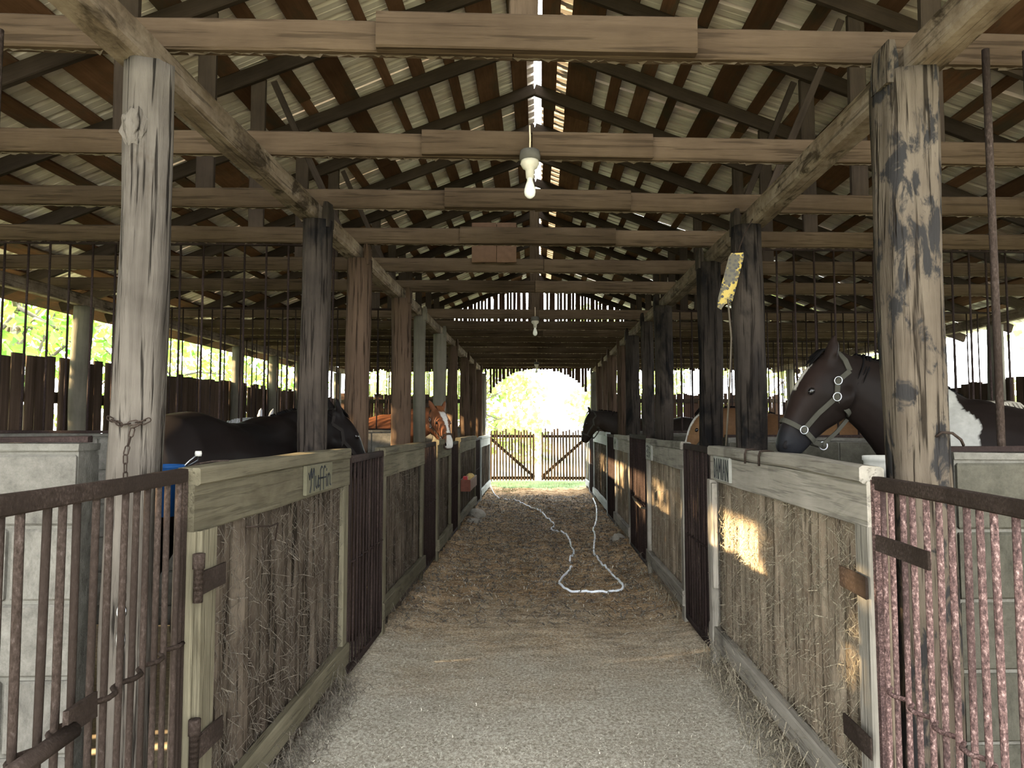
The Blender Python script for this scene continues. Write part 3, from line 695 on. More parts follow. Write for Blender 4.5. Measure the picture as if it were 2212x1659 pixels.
def gate(p0, p1, top, label, mat, nb=None, r=0.0085, z0=0.10, mids=(0.75,), sag=0.0, group='barred stall gates', railm=None):
    railm = railm or mat
    p0 = Vector((p0[0], p0[1], 0)); p1 = Vector((p1[0], p1[1], 0)); L = (p1 - p0).length; d = (p1 - p0).normalized()
    t = empty('barred_gate', p0); tag(t, label, 'gate', group)
    up = Vector((0, 0, 1))
    n = nb or int(L / 0.068)
    bm_ = MB().lathe([(r, 0), (r * 1.04, .25), (r * .96, .5), (r * 1.03, .75), (r, 1)], 8).mesh('bar', mat, True)
    for k in range(n):
        p = p0 + d * (L * (k + .5) / n)
        place('bar', bm_, Matrix.Translation((p.x, p.y, z0)) @ Matrix.Rotation(rnd.uniform(-.01, .01) + sag, 4, 'X') @ Matrix.Diagonal((1, 1, top - z0 - .01, 1)), t)
    board('top_rail', p0 + up * (top - .012), p1 + up * (top - .012), 0.045, 0.03, railm, t)
    board('bottom_rail', p0 + up * z0, p1 + up * z0, 0.04, 0.03, railm, t)
    for e in (p0, p1): board('gate_stile', e + up * z0, e + up * top, 0.03, 0.022, mat, t, up=(0, 1, 0))
    nx = Vector((-d.y, d.x, 0))
    for z in mids:
        pts = []; m_ = n * 2
        for k in range(m_ + 1):
            p = p0 + d * (L * k / m_) + up * z + nx * (0.013 * (1 if k % 4 < 2 else -1)); pts.append(p)
        MB().tube(pts, r * 0.8, 6).build('cross_bar', mat, t, True)
    return t
GL0 = gate((-1.19, 2.30), (-1.09, 1.16), 1.445, 'grey-brown barred iron gate with hinge and clip, bottom left corner', 'rust_brown', 16, 0.0095, mids=(0.88,))
GR0 = gate((1.165, 2.46), (1.165, 1.2), 1.41, 'pinkish flaking barred iron gate, bottom right corner', 'rust_pink', 19, 0.0095, mids=(0.72,), railm='rust_brown')
G1 = gate((-1.17, 4.28), (-1.17, 5.17), 1.40, 'dark barred gate below the black horse head, nearest full gate on the left', 'rust_dark', 11)
G2 = gate((-1.19, 7.10), (-1.19, 7.97), 1.40, 'dark barred gate beside the chestnut horse, left of the aisle', 'rust_dark', 13)
G3 = gate((-1.19, 9.33), (-1.19, 10.2), 1.36, 'dark barred gate just before the tool box, left of the aisle', 'rust_dark', 13)
G4 = gate((-1.19, 12.95), (-1.19, 14.05), 1.34, 'dark barred gate furthest down the left side', 'rust_dark', 14)
H1g = gate((1.175, 5.64), (1.175, 4.81), 1.44, 'dark barred gate beside the printed name board, nearest full gate on the right', 'rust_dark', 10)
H2g = gate((1.175, 8.97), (1.175, 7.55), 1.475, 'tall dark barred gate with a wire tie, second full gate on the right', 'rust_dark', 15)
H3g = gate((1.175, 11.87), (1.175, 10.73), 1.44, 'dark barred gate under the black silhouetted horse, third on the right', 'rust_dark', 15)
H4g = gate((1.175, 15.97), (1.175, 14.93), 1.42, 'dark barred gate furthest down the right side', 'rust_dark', 14)
# hinges, straps, clip
for z in (1.10, 0.56):
    MB().lathe([(0.016, z - .09), (0.016, z + .02), (0.02, z + .021), (0.02, z + .07), (0.012, z + .072)], 10, (-1.135, 2.31)).build('hinge', 'rust_brown', GL0, True)
    board('hinge_strap', (-1.130, 2.32, z - .03), (-1.130, 2.50, z - .03), 0.075, 0.008, 'rust_brown', GL0)
    board('hinge_strap', (1.128, 2.47, z - .06), (1.128, 2.68, z - .06), 0.075, 0.008, 'rust_brown', GR0)
board('latch_plate', (1.15, 2.44, 1.20), (1.15, 2.12, 1.20), 0.055, 0.01, 'rust_brown', GR0)
MB().tube([(-1.07, 1.60, 0.90), (-1.06, 1.40, 0.90)], 0.02, 10).build('latch_tube', 'rust_brown', GL0, True)
board('latch_plate', (-1.085, 1.70, 0.92), (-1.075, 1.58, 0.92), 0.06, 0.012, 'rust_brown', GL0)
def link_mesh(mat, l=0.016, w=0.007, r=0.0022):
    pts = [(w * math.cos(a), 0, (l - w) * (1 if math.sin(a) >= 0 else -1) + w * math.sin(a)) for a in [2 * math.pi * (k + .5) / 12 for k in range(12)]]
    return MB().tube(pts, r, 6, closed=True).mesh('link', mat, True)
LK = link_mesh('rust_brown')
def chain(name, pts, label):
    t = empty(name, pts[-1]); tag(t, label, 'chain')
    pts = [Vector(p) for p in pts]; acc = []
    for a, b_ in zip(pts[:-1], pts[1:]):
        n = max(1, int(round((b_ - a).length / 0.027)))
        for k in range(n): acc.append((a.lerp(b_, (k + .5) / n), (b_ - a).normalized()))
    for k, (p, d) in enumerate(acc):
        q = d.to_track_quat('Z', 'X').to_matrix().to_4x4()
        place('link', LK, Matrix.Translation(p) @ q @ Matrix.Rotation(math.pi / 2 * (k % 2), 4, 'Z'), t)
    return t
c1 = chain('gate_chain', [(-1.31, 2.30, 1.62), (-1.36, 2.285, 1.59), (-1.38, 2.28, 1.5), (-1.37, 2.275, 1.3), (-1.365, 2.27, 1.02)], 'rusty chain hanging down the pale post behind the near left gate')
mbc = MB(); pts = [(0.013 * math.cos(a) - 1.365, 2.262, 0.99 + 0.02 * math.sin(a)) for a in [2 * math.pi * k / 14 for k in range(14)]]
mbc.tube(pts, 0.005, 6, closed=True)
pts = [(0.011 * math.cos(a) - 1.365, 2.262, 0.90 + 0.035 * math.sin(a)) for a in [2 * math.pi * k / 14 for k in range(14)]]
mbc.tube(pts, 0.005, 6, closed=True); mbc.tube([(-1.365, 2.262, 0.975), (-1.365, 2.262, 0.93)], 0.008, 8)
tag(mbc.build('snap_clip', 'steel', c1, True), 'bright steel snap clip')
chain('post_chain', [(-1.46, 2.305, 1.625), (-1.40, 2.285, 1.60), (-1.33, 2.30, 1.615)], 'short chain loop nailed round the pale post above the near left gate')
hk = MB().tube([(1.37, 2.455, 1.56), (1.385, 2.445, 1.575), (1.42, 2.445, 1.572), (1.45, 2.45, 1.55), (1.47, 2.47, 1.53)], 0.005, 7)
tag(hk.build('gate_hook', 'rust_brown', None, True), 'bent iron hook on the scorched post beside the pinto horse', 'hook')
for k, y in enumerate((3.62, 3.86)):
    o = MB().tube([(1.21, y + .02, 1.46), (1.17, y + .01, 1.468), (1.135, y, 1.465), (1.128, y, 1.44), (1.128, y, 1.39)], 0.006, 7)
    tag(o.build('rail_hook', 'rust_brown', None, True), ('curved iron hook over the straw-caked panel rail, one nearer the scorched post', 'curved iron hook over the straw-caked panel rail, one nearer the name board')[k], 'hook', 'iron hooks over the right panel rail')
o = MB().tube([(-1.15, 2.72, 1.20), (-1.14, 2.95, 1.17), (-1.13, 3.0, 1.175), (-1.14, 3.0, 1.1)], 0.004, 6)
tag(o.build('bent_rod', 'rust_brown', None, True), 'thin bent rusty rod on the left slab panel', 'rod')
o = MB().tube([(1.13, 8.45, 0.74), (1.11, 8.1, 0.73), (1.12, 7.7, 0.70), (1.14, 7.55, 0.71)], 0.012, 6)
tag(o.build('wire_tie', 'rope', None, True), 'knotted wire tie on the tall barred gate, right', 'tie')

# ------------------------------------------------------------------ lamps
def bulb(y0, label, z=3.02):
    x = -0.042; y = skew(x, y0) - 0.05
    t = empty('hanging_bulb', (x, y, z)); tag(t, label, 'light bulb', 'bare bulbs under the tie beams')
    MB().lathe([(0.05, z + .015), (0.055, z - .01), (0.055, z - .035), (0.04, z - .04)], 14, (x, y)).build('junction_box', 'box_metal', t, True)
    MB().lathe([(0.046, z - .035), (0.05, z - .055), (0.04, z - .075), (0.024, z - .085), (0.020, z - .13)], 14, (x, y)).build('socket', 'ceramic', t, True)
    MB().lathe([(0.014, z - .125), (0.0155, z - .145), (0.022, z - .165), (0.029, z - .19), (0.030, z - .205), (0.026, z - .222), (0.014, z - .235), (0.003, z - .238)], 18, (x, y)).build('bulb', 'bulb_glass', t, True)
    MB().tube([(x, y - .03, z + .14), (x + .002, y - .035, z + .06), (x, y - .03, z)], 0.005, 6).build('cable', 'cable', t, True)
bulb(3.62, 'bare light bulb nearest the camera, under the second tie beam')
bulb(9.22, 'small distant bare bulb in the middle of the aisle')
bulb(15.87, 'tiny bare bulb furthest away, above the arched doorway')
pw = board('plywood_panel', (-0.61, 6.30, 3.28), (-0.385, 6.31, 3.28), 0.37, 0.02, 'plywood'); tag(pw, 'square brown plywood panel up between the trusses, wider left one', 'panel', 'plywood panels in the roof')
board('hanger', (-0.50, 6.315, 3.10), (-0.50, 6.36, 3.16), 0.04, 0.02, 'web_wood', pw)
pw = board('plywood_panel', (-0.38, 6.31, 3.28), (-0.20, 6.315, 3.28), 0.37, 0.02, 'plywood'); tag(pw, 'narrow brown plywood panel up between the trusses, right of the wider one', 'panel', 'plywood panels in the roof')
board('hanger', (-0.30, 6.325, 3.10), (-0.30, 6.37, 3.16), 0.04, 0.02, 'web_wood', pw)

# yellow spotted sign
mb = MB(); rows = []
for i in range(13):
    v = i / 12; z = -0.40 * v; sh = -0.10 * v
    wl_ = 0.058; 
    if i == 0: wl_ = 0.045
    row = []
    for j in range(5):
        u = -1 + j / 2; zz = z - (0.05 * (1 - u) / 2 if i == 12 else 0) - (0.03 if i == 12 and j == 1 else 0)
        row.append((sh + u * wl_, 0.012 * math.cos(u * 1.2) * (1 + v), zz))
    rows.append(row)
mb.loft(rows, False, False)
nv = len(mb.v); mb.v += [(x, y + 0.003, z) for x, y, z in mb.v]; mb.f += [tuple(reversed([i + nv for i in f])) for f in mb.f]
o = mb.build('spotted_sign', 'spotted_sign', None, False, Matrix.Translation((1.252, 4.36, 2.682)) @ Matrix.Rotation(R(-8), 4, 'Z') @ Matrix.Diagonal((.80, .8, .76, 1)))
tag(o, 'bent yellow metal plate with black spots hanging between two dark posts', 'sign')
MB().tube([(1.25, 4.375, 2.66), (1.30, 4.375, 2.80), (1.355, 4.375, 2.90)], 0.004, 6).build('sign_wire', 'rust_brown', o, True)
tag(MB().tube([(1.19, 4.37, 2.39), (1.215, 4.4, 2.15), (1.205, 4.42, 1.85), (1.18, 4.44, 1.47)], 0.006, 6).build('hanging_rope', 'rope', None, True), 'thin rope hanging below the yellow spotted sign', 'rope')

# buckets
def bucket(name, x, y, z0, r, h, mat, label, handle=None):
    t = empty(name, (x, y, z0)); tag(t, label, 'bucket')
    prof = [(r * .82, z0), (r * .97, z0 + h * .8), (r * 1.06, z0 + h * .81), (r * 1.06, z0 + h * .86), (r, z0 + h * .87), (r, z0 + h * .94), (r * 1.05, z0 + h * .95), (r * 1.05, z0 + h), (r * .98, z0 + h), (r * .8, z0 + .03)]
    MB().lathe(prof, 24, (x, y)).build('pail', mat, t, True)
    if handle:
        MB().tube(handle, 0.003, 6).build('bail', 'steel', t, True)
        MB().lathe([(0.012, 0), (0.014, .01), (0.012, .02)], 8).build('grip', 'bucket_white', t, True, Matrix.Translation(Vector(handle[len(handle) // 2]) - Vector((0, 0, .01))))
    return t
bb = bucket('blue_bucket', -1.45, 2.66, 1.25, 0.07, 0.195, 'bucket_blue', 'blue bucket behind the left panel rail with raised wire handle', [(-1.385, 2.66, 1.43), (-1.37, 2.69, 1.46), (-1.345, 2.71, 1.487), (-1.36, 2.74, 1.46), (-1.40, 2.715, 1.43)])
MB().tube([(-1.383, 2.66, 1.425), (-1.32, 2.66, 1.45), (-1.26, 2.66, 1.46), (-1.20, 2.66, 1.462)], 0.004, 6).build('hanging_hook', 'rust_brown', bb, True)
bucket('white_bucket', 1.47, 2.98, 1.12, 0.10, 0.35, 'bucket_white', 'white plastic bucket behind the scorched post, right')

# tool box on the left wall, brushes, footing stones
t = empty('tool_box', (-1.09, 10.9, 0.62)); tag(t, 'small dark red wooden box fixed low on the left stall front', 'box')
for nm, a, b_, w, tk in (('front', (-1.02, 10.35, .70), (-1.02, 11.4, .70), .16, .02), ('back', (-1.17, 10.35, .70), (-1.17, 11.4, .70), .16, .02)):
    board(nm, a, b_, w, tk, 'box_wood', t)
board('bottom', (-1.095, 10.35, .625), (-1.095, 11.4, .625), .15, .02, 'box_wood', t, up=(1, 0, 0))
for y in (10.36, 11.39): board('end', (-1.17, y, .70), (-1.02, y, .70), .17, .02, 'box_wood' if y < 11 else 'rail_pale', t)
tag(MB().loft([[(-1.10 + a, 10.5 + b_, z) for a, b_ in ((-.03, -.08), (.03, -.08), (.03, .08), (-.03, .08))] for z in (.636, .74, .83)]).build('grooming_brush', 'brush_red'), 'red grooming brush standing in the tool box', 'brush', 'brushes in the tool box')
tag(MB().lathe([(.05, .636), (.07, .74), (.065, .80), (.03, .83)], 12, (-1.09, 11.15)).build('sponge', 'brush_yellow', None, True), 'round yellow sponge in the tool box', 'sponge')
def rock(x, y, r, lab, sd_):
    bm = bmesh.new(); bmesh.ops.create_icosphere(bm, subdivisions=3, radius=1)
    for v in bm.verts:
        k = 1 + 0.3 * noise.noise(v.co * 1.3 + Vector((sd_, 0, 0))); v.co = Vector((v.co.x * r[0] * k, v.co.y * r[1] * k, v.co.z * r[2] * k))
    me = bpy.data.meshes.new('rock'); bm.to_mesh(me); bm.free(); me.materials.append(MATS['stone'])
    tag(place('footing_stone', me, Matrix.Translation((x, y, r[2] * .5))), lab, 'stone', 'footing stones')
rock(-1.08, 12.0, (.16, .3, .12), 'pale stone lump at the foot of the tool box panel', 2)
rock(-1.05, 11.2, (.13, .2, .07), 'flat pale stone nearest the tool box', 5)
rock(1.08, 9.6, (.10, .16, .08), 'small pale stone at the foot of the third right panel', 8)

# hose
hp = [(-1.33, 17.32, 1.9), (-1.29, 17.22, 1.2), (-1.26, 17.1, .5), (-1.15, 16.8, .06), (-0.939, 15.364, 0), (-0.774, 14.854, 0), (-0.556, 14.739, 0), (-0.247, 13.725, 0), (-0.025, 12.935, 0), (0.086, 12.313, 0), (0.145, 11.748, 0), (0.246, 11.095, 0), (0.188, 10.631, 0), (0.332, 10.39, 0), (0.418, 9.824, 0), (0.42, 9.125, 0), (0.431, 8.685, 0), (0.366, 8.283, 0), (0.367, 7.989, -.045), (0.349, 7.748, 0), (0.214, 7.159, 0), (0.22, 6.966, 0), (0.309, 6.761, 0), (0.543, 6.695, 0), (0.78, 6.805, 0), (0.823, 6.963, 0), (0.812, 7.182, 0), (0.737, 7.864, 0), (0.68, 8.53, 0), (0.706, 9.044, 0), (0.795, 9.947, 0), (0.824, 10.655, 0), (0.939, 11.477, 0), (1.079, 13.167, 0), (1.10, 14.2, 0.05)]
hp = [Vector((x, y, z + (floor_h(x, y) + 0.012 if z <= 0.06 else 0))) for x, y, z in hp]
sm = []
for i in range(len(hp) - 1):
    a = hp[max(i - 1, 0)]; b_ = hp[i]; c = hp[i + 1]; d = hp[min(i + 2, len(hp) - 1)]
    for k in range(8):
        u = k / 8
        q = 0.5 * ((2 * b_) + (c - a) * u + (2 * a - 5 * b_ + 4 * c - d) * u * u + (3 * b_ - a - 3 * c + d) * u ** 3)
        if b_.z < .1 and c.z < .1 and not (17 <= i <= 18): q.z = floor_h(q.x, q.y) + 0.010
        sm.append(q)
sm.append(hp[-1])
tag(MB().tube(sm, 0.012, 8).build('garden_hose', 'hose_white', None, True), 'pale blue-white hose looping down the middle of the aisle', 'hose')

# ------------------------------------------------------------------ horses
HS = [(-.035, .015, -.09, .055), (.03, .075, -.15, .085), (.12, .103, -.185, .104), (.20, .112, -.188, .106), (.27, .108, -.162, .092), (.34, .097, -.120, .074), (.41, .088, -.090, .060), (.47, .082, -.074, .056), (.52, .068, -.056, .054), (.548, .045, -.03, .036)]
def head_sec(u):
    for a, b_ in zip(HS[:-1], HS[1:]):
        if u <= b_[0] or b_ is HS[-1]:
            k = max(0, min(1, (u - a[0]) / (b_[0] - a[0]))); return [a[i] + (b_[i] - a[i]) * k for i in range(4)]
def head_w(u, v):
    _, t_, b_, w = head_sec(u); c = (t_ + b_) / 2; h = (t_ - b_) / 2
    x = min(1, abs((v - c) / h)); return w * (1 - x ** 2.6) ** (1 / 2.6)
def ell(c, eu, ew, a, b_, n=20, p=2.4):
    out = []
    for k in range(n):
        t_ = 2 * math.pi * k / n; cs, sn = math.cos(t_), math.sin(t_)
        out.append(c + eu * (a * math.copysign(abs(cs) ** (2 / p), cs)) + ew * (b_ * math.copysign(abs(sn) ** (2 / p), sn)))
    return out
def make_horse(name, label, loc, yaw, scale, poll, pitch, hyaw, colfn, mane_mat='black_hair', ear_dirs=None, voxel=0.014, halter='halter_web', tail=True, roll=0.0, detail=True, ear_len=.15):
    root = empty(name, loc, yaw); root.matrix_basis = root.matrix_basis @ Matrix.Scale(scale, 4)
    tag(root, label, 'horse')
    RM = root.matrix_basis
    X, Y, Z = Vector((1, 0, 0)), Vector((0, 1, 0)), Vector((0, 0, 1))
    mb = MB()
    body = [(-.87, 1.13, .06, .10), (-.82, 1.18, .17, .23), (-.70, 1.22, .255, .30), (-.50, 1.23, .285, .315), (-.22, 1.185, .29, .30), (.05, 1.165, .30, .32), (.27, 1.18, .275, .35), (.45, 1.20, .235, .33), (.60, 1.17, .175, .26), (.69, 1.14, .09, .13)]
    mb.loft([ell(Vector((x, 0, zc)), Y, Z, ry, rz, 22, 2.2) for x, zc, ry, rz in body])
    P = Vector(poll); pr_ = R(pitch); hy = R(hyaw)
    u = Vector((math.sin(pr_) * math.cos(hy), math.sin(pr_) * math.sin(hy), -math.cos(pr_)))
    w = Vector((-math.sin(hy), math.cos(hy), 0)); w = (Matrix.Rotation(R(roll), 3, u) @ w)
    v = w.cross(u) * -1.0
    if v.dot(Vector((math.cos(hy), math.sin(hy), 0.5))) < 0: v = -v
    def HP(a, b_, c=0.0): return P + u * a + v * b_ + w * c
    mb.loft([ell(HP(a, (t_ + b_) / 2), v, w, (t_ - b_) / 2, ww, 20, 2.6) for a, t_, b_, ww in HS])
    for s in (-1, 1):   # brow and cheek bone
        for cu, cv, cw, rad in ((.215, .070, .070, .026), (.18, -.10, .082, .05), (.50, .03, .045, .018)):
            rings = []
            for k in range(1, 6):
                th = math.pi * k / 6
                rings.append([HP(cu, cv, s * cw) + (u * (math.cos(th) * rad * 1.4)) + (v * math.cos(ph) + w * math.sin(ph)) * rad * math.sin(th) for ph in [2 * math.pi * j / 8 for j in range(8)]])
            mb.loft(rings)
    # neck
    P0 = Vector((.36, 0, 1.20)); P3 = HP(.085, -.075); d_ = P3 - P0
    path = []
    for k in range(7):
        q = k / 6; c = P0.lerp(P3, q) + Vector((0, 0, 0.05)) * math.sin(math.pi * q) * 1.0
        path.append(c)
    wd = [.19, .165, .14, .118, .102, .092, .086]; dp = [.32, .285, .25, .218, .188, .162, .142]
    rings = []; crest = []
    for k, c in enumerate(path):
        t_ = (path[min(k + 1, 6)] - path[max(k - 1, 0)]).normalized()
        q = k / 6
        sd_ = (Y.lerp(w, q)); sd_ = (sd_ - t_ * sd_.dot(t_)).normalized(); upv = t_.cross(sd_)
        if upv.z < 0: upv = -upv
        rings.append(ell(c, upv, sd_, dp[k], wd[k], 20, 2.1)); crest.append((c + upv * dp[k] * .97, upv, sd_))
    mb.loft(rings)
    # legs
    for s in (-1, 1):
        fl_ = [(.40, 1.10, .115), (.41, .92, .095), (.42, .72, .068), (.425, .50, .050), (.42, .46, .050), (.42, .38, .034), (.42, .20, .032), (.425, .145, .044), (.44, .09, .038), (.455, .05, .055), (.46, .0, .062)]
        mb.loft([ell(Vector((x, s * .145, z)), X, Y, r, r * .92, 12, 2) for x, z, r in fl_])
        hl = [(-.60, 1.15, .20), (-.58, .98, .17), (-.54, .82, .125), (-.64, .66, .080), (-.72, .55, .058), (-.73, .48, .055), (-.71, .38, .040), (-.70, .20, .036), (-.69, .145, .046), (-.67, .09, .04), (-.655, .05, .056), (-.65, .0, .063)]
        mb.loft([ell(Vector((x, s * .15, z)), X, Y, r, r * .85, 12, 2) for x, z, r in hl])
    # ears
    ed = ear_dirs or ((-.75, .6, .25), (-.75, .6, .25))
    for s, e in ((1, ed[0]), (-1, ed[1])):
        base = HP(.03, .045, s * .062); dr = (u * e[0] + v * e[1] + w * (s * e[2])).normalized()
        fwd = (v * .8 + w * (s * .6)); fwd = (fwd - dr * fwd.dot(dr)).normalized(); sid = dr.cross(fwd)
        rings = []
        for q, rw in ((-.25, .025), (0, .030), (.25, .038), (.5, .035), (.75, .022), (.95, .006)):
            rings.append(ell(base + dr * (q * ear_len) + fwd * (-.012 * math.sin(q * 3)), sid, fwd, rw, rw * .62, 10, 2))
        mb.loft(rings)
    tmp = mb.build('tmp_horse', None)
    md = tmp.modifiers.new('r', 'REMESH'); md.mode = 'VOXEL'; md.voxel_size = voxel
    sm_ = tmp.modifiers.new('s', 'SMOOTH'); sm_.factor = 0.5; sm_.iterations = 6 if voxel < .02 else 3
    dg = bpy.context.evaluated_depsgraph_get(); ev = tmp.evaluated_get(dg)
    me = bpy.data.meshes.new_from_object(ev); me.name = 'horse_body'
    bpy.data.objects.remove(tmp)
    me.materials.clear(); me.materials.append(MATS['coat'])
    me.polygons.foreach_set('use_smooth', [True] * len(me.polygons))
    ca = me.color_attributes.new('coat_colour', 'FLOAT_COLOR', 'POINT')
    data = []
    for vt in me.vertices:
        rel = vt.co - P; hu, hv, hw = rel.dot(u), rel.dot(v), rel.dot(w)
        if not (-.12 < hu < .6 and -.25 < hv < .2 and abs(hw) < .2): hu = None
        c = colfn(vt.co, hu, hv, hw); data += [c[0], c[1], c[2], 1]
    ca.data.foreach_set('color', data)
    place('body', me, RM, root)
    # eyes, nostrils
    for s in (-1, 1):
        for nm, cu, cv, rad, mat, sq in (('eye', .222, .058, .016, 'eye', 1.0), ('nostril', .505, .036, .0165, 'nostril', .6)):
            cw = head_w(cu, cv) * (1.04 if nm == 'eye' else 0.94)
            c = HP(cu, cv, s * cw)
            rings = []
            for k in range(1, 8):
                th = math.pi * k / 8
                rings.append([c + w * (math.cos(th) * rad * .7 * sq) + (u * math.cos(ph) * (1.25 if nm == 'eye' else 1.5) + v * math.sin(ph)) * rad * math.sin(th) for ph in [2 * math.pi * j / 10 for j in range(10)]])
            MB().loft(rings).build(nm, mat, root, True, RM)
    # halter
    if halter:
        hb = empty('halter', RM @ P); hb.parent = root; hb.matrix_parent_inverse = RM.inverted()
        bpy.data.objects.remove(hb)
        def strap(nm, pts, nrms, wdt=.024, th=.0045):
            mbs = MB(); rings = []
            for k, p in enumerate(pts):
                t_ = (pts[min(k + 1, len(pts) - 1)] - pts[max(k - 1, 0)]).normalized(); n_ = nrms[k]; n_ = (n_ - t_ * n_.dot(t_)).normalized(); b2 = t_.cross(n_)
                rings.append([p + b2 * wdt / 2 - n_ * th, p + b2 * wdt / 2 + n_ * th, p - b2 * wdt / 2 + n_ * th, p - b2 * wdt / 2 - n_ * th])
            return mbs.loft(rings)
        parts = MB()
        def side_pts(pairs, s, n=6, out=.006):
            res = []; nn = []
            for (a, b_), (c, d2) in zip(pairs[:-1], pairs[1:]):
                for k in range(n):
                    q = k / n; uu = a + (c - a) * q; vv = b_ + (d2 - b_) * q
                    ww = max(head_w(uu, vv), .03) + out
                    res.append(HP(uu, vv, s * ww)); nn.append(w * s)
            uu, vv = pairs[-1]; res.append(HP(uu, vv, s * (max(head_w(uu, vv), .03) + out))); nn.append(w * s)
            return res, nn
        hal = None
        def join(m2): parts.add(m2.v, m2.f)
        for s in (-1, 1):
            for pairs in ([(.05, -.06), (.123, -.025), (.196, -.054)], [(.196, -.054), (.30, -.02), (.405, .0)], [(.196, -.054), (.225, -.12), (.235, -.17)]):
                p_, n_ = side_pts(pairs, s); join(strap('', p_, n_))
            p_, n_ = side_pts([(.405, .0), (.420, -.05), (.43, -.088)], s); join(strap('', p_, n_))
            p_ = [HP(.05, -.06, s * (head_w(.05, -.06) + .006)), HP(.01, -.02, s * .085), HP(-.02, .015, s * .05), HP(-.03, .025, 0)]
            join(strap('', p_, [w * s, w * s, (w * s - u).normalized(), -u]))
        arc = []; an = []
        for k in range(17):
            a = math.pi * k / 16; _, t_, b_, ww = head_sec(.40); cv = (t_ + b_) / 2; hh = (t_ - b_) / 2
            cs, sn = math.cos(a), math.sin(a); p = 2.6
            arc.append(HP(.405 - .006 * sn, cv + (hh + .005) * abs(sn) ** (2 / p), (ww + .006) * math.copysign(abs(cs) ** (2 / p), cs))); an.append((v * sn + w * cs).normalized())
        join(strap('', arc, an))
        chn = [HP(.43, -.088, .045), HP(.425, -.125, .02), HP(.42, -.135, 0), HP(.425, -.125, -.02), HP(.43, -.088, -.045)]
        join(strap('', chn, [w, -v, -v, -v, -w]))
        join(strap('', [HP(.42, -.135, 0), HP(.33, -.17, 0), HP(.24, -.19, 0)], [w, w, w], .018))
        ho = parts.build('halter', halter, root, False, RM)
        if detail:
            ring = MB()
            for cu, cv, rad in ((.196, -.054, .019), (.405, .0, .018), (.123, -.025, .018)):
                for s in (-1, 1):
                    c = HP(cu, cv, s * (head_w(cu, cv) + .012))
                    ring = MB().tube([c + (u * math.cos(a) * 1.1 + v * math.sin(a)) * rad for a in [2 * math.pi * k / 16 for k in range(16)]], .0025, 6, closed=True)
                    ring.build('buckle', 'steel', ho, True, RM)
            c = HP(.42, -.142, 0)
            MB().tube([c + (u * math.cos(a) + v * math.sin(a)) * .02 for a in [2 * math.pi * k / 16 for k in range(16)]], .0032, 6, closed=True).build('chin_ring', 'steel', ho, True, RM)
    # mane: tapered locks along the crest
    mm = MB(); fs = -1 if hyaw >= 0 else 1
    for k in range(260 if detail else 90):
        q = rnd.random() * 5.9; i = int(q); f_ = q - i
        c = crest[i][0].lerp(crest[min(i + 1, 6)][0], f_); upv = crest[i][1]; sd_ = crest[i][2]
        L = rnd.uniform(.07, .15); sgn = fs if rnd.random() < .93 else -fs
        tdir = Vector((rnd.uniform(-.15, .15), 0, 0))
        pts = [c - upv * .02, c + upv * .012 + sd_ * sgn * .02 + tdir * .1, c - upv * (L * .45) + sd_ * sgn * (.065 + .02 * rnd.random()) + tdir * .5 * L, c - upv * L + sd_ * sgn * (.085 + .02 * rnd.random()) + tdir * L]
        mm.tube(pts, [.008, .009, .006, .001], 5)
    for k in range(26):
        a = HP(-.02, .05, rnd.uniform(-.035, .035)); L = rnd.uniform(.06, .13)
        mm.tube([a, a + v * .03 + u * .02, a + v * .055 + u * L], [.008, .008, .0015], 5)
    tag(mm.build('mane', mane_mat, root, True, RM), kind='stuff')
    if tail:
        tl = MB()
        for k in range(30):
            a = Vector((-.86, rnd.uniform(-.03, .03), 1.28 + rnd.uniform(-.02, .02))); o_ = rnd.uniform(-.07, .07)
            tl.tube([a + X * .05, a + X * -.06, a + Vector((-.11, o_ * .6, -.3)), a + Vector((-.09, o_, -.7 - rnd.random() * .15))], [.02, .025, .02, .004], 5)
        tag(tl.build('tail', mane_mat, root, True, RM), kind='stuff')
    return root
def lerp3(a, b_, k): k = max(0, min(1, k)); return tuple(a[i] + (b_[i] - a[i]) * k for i in range(3))
def muzzle(c, hu, dark, a=.36, b_=.47): return c if hu is None else lerp3(c, dark, (hu - a) / (b_ - a))
def col_pinto(p, hu, hv, hw):
    c = (0.0070, 0.0050, 0.0042)
    c = lerp3(c, (0.006, 0.0045, 0.004), (1.05 - p.z) * 2)
    e = .10 * noise.noise((p.x * 3, p.y * 3, p.z * 3)) + .03 * noise.noise((p.x * 22, p.y * 22, p.z * 16))
    if hu is None:
        if 0.39 + e < p.x < 0.64 + e * .3 and p.z > 1.0 + e * 2: c = (0.20, 0.195, 0.175)
    else:
        c = lerp3(c, (0.0135, 0.0085, 0.0070), (hv - .0) * 9)
        if .08 < hu < .24 and abs(hw) < .018 and hv > .03: c = (0.32,.30,.26)
        c = muzzle(c, hu, (0.008, 0.008, 0.009))
    return c
def solid(base, dark, blaze=None):
    def f(p, hu, hv, hw):
        c = lerp3(base, dark, .5 + 1.1 * noise.noise((p.x * 2, p.y * 2, p.z * 2)))
        if hu is not None:
            if blaze and hv > .015:
                wd = .028 + .012 * math.sin(hu * 14) + .02 * max(0, (hu - .3) * 4)
                if abs(hw - .006) < wd and .08 < hu < .56: return (0.42, 0.40, 0.365)
            c = muzzle(c, hu, (0.09, .06, .05) if blaze else dark, .42, .52)
        return c
    return f
BZ = 0.13
def facing(deg): return R(deg)
# right: pinto, broadside, head over the near right panel (faces -X)
H1 = make_horse('horse', 'dark brown pinto horse with white shoulder patch and olive halter, right', (2.545, 3.70, BZ), facing(180), 1.05, (.94, 0, 1.735), 27.5, 0, col_pinto, voxel=.0115, ear_dirs=((-.92, .30, .15), (-.75, -.45, .35)), ear_len=.125)
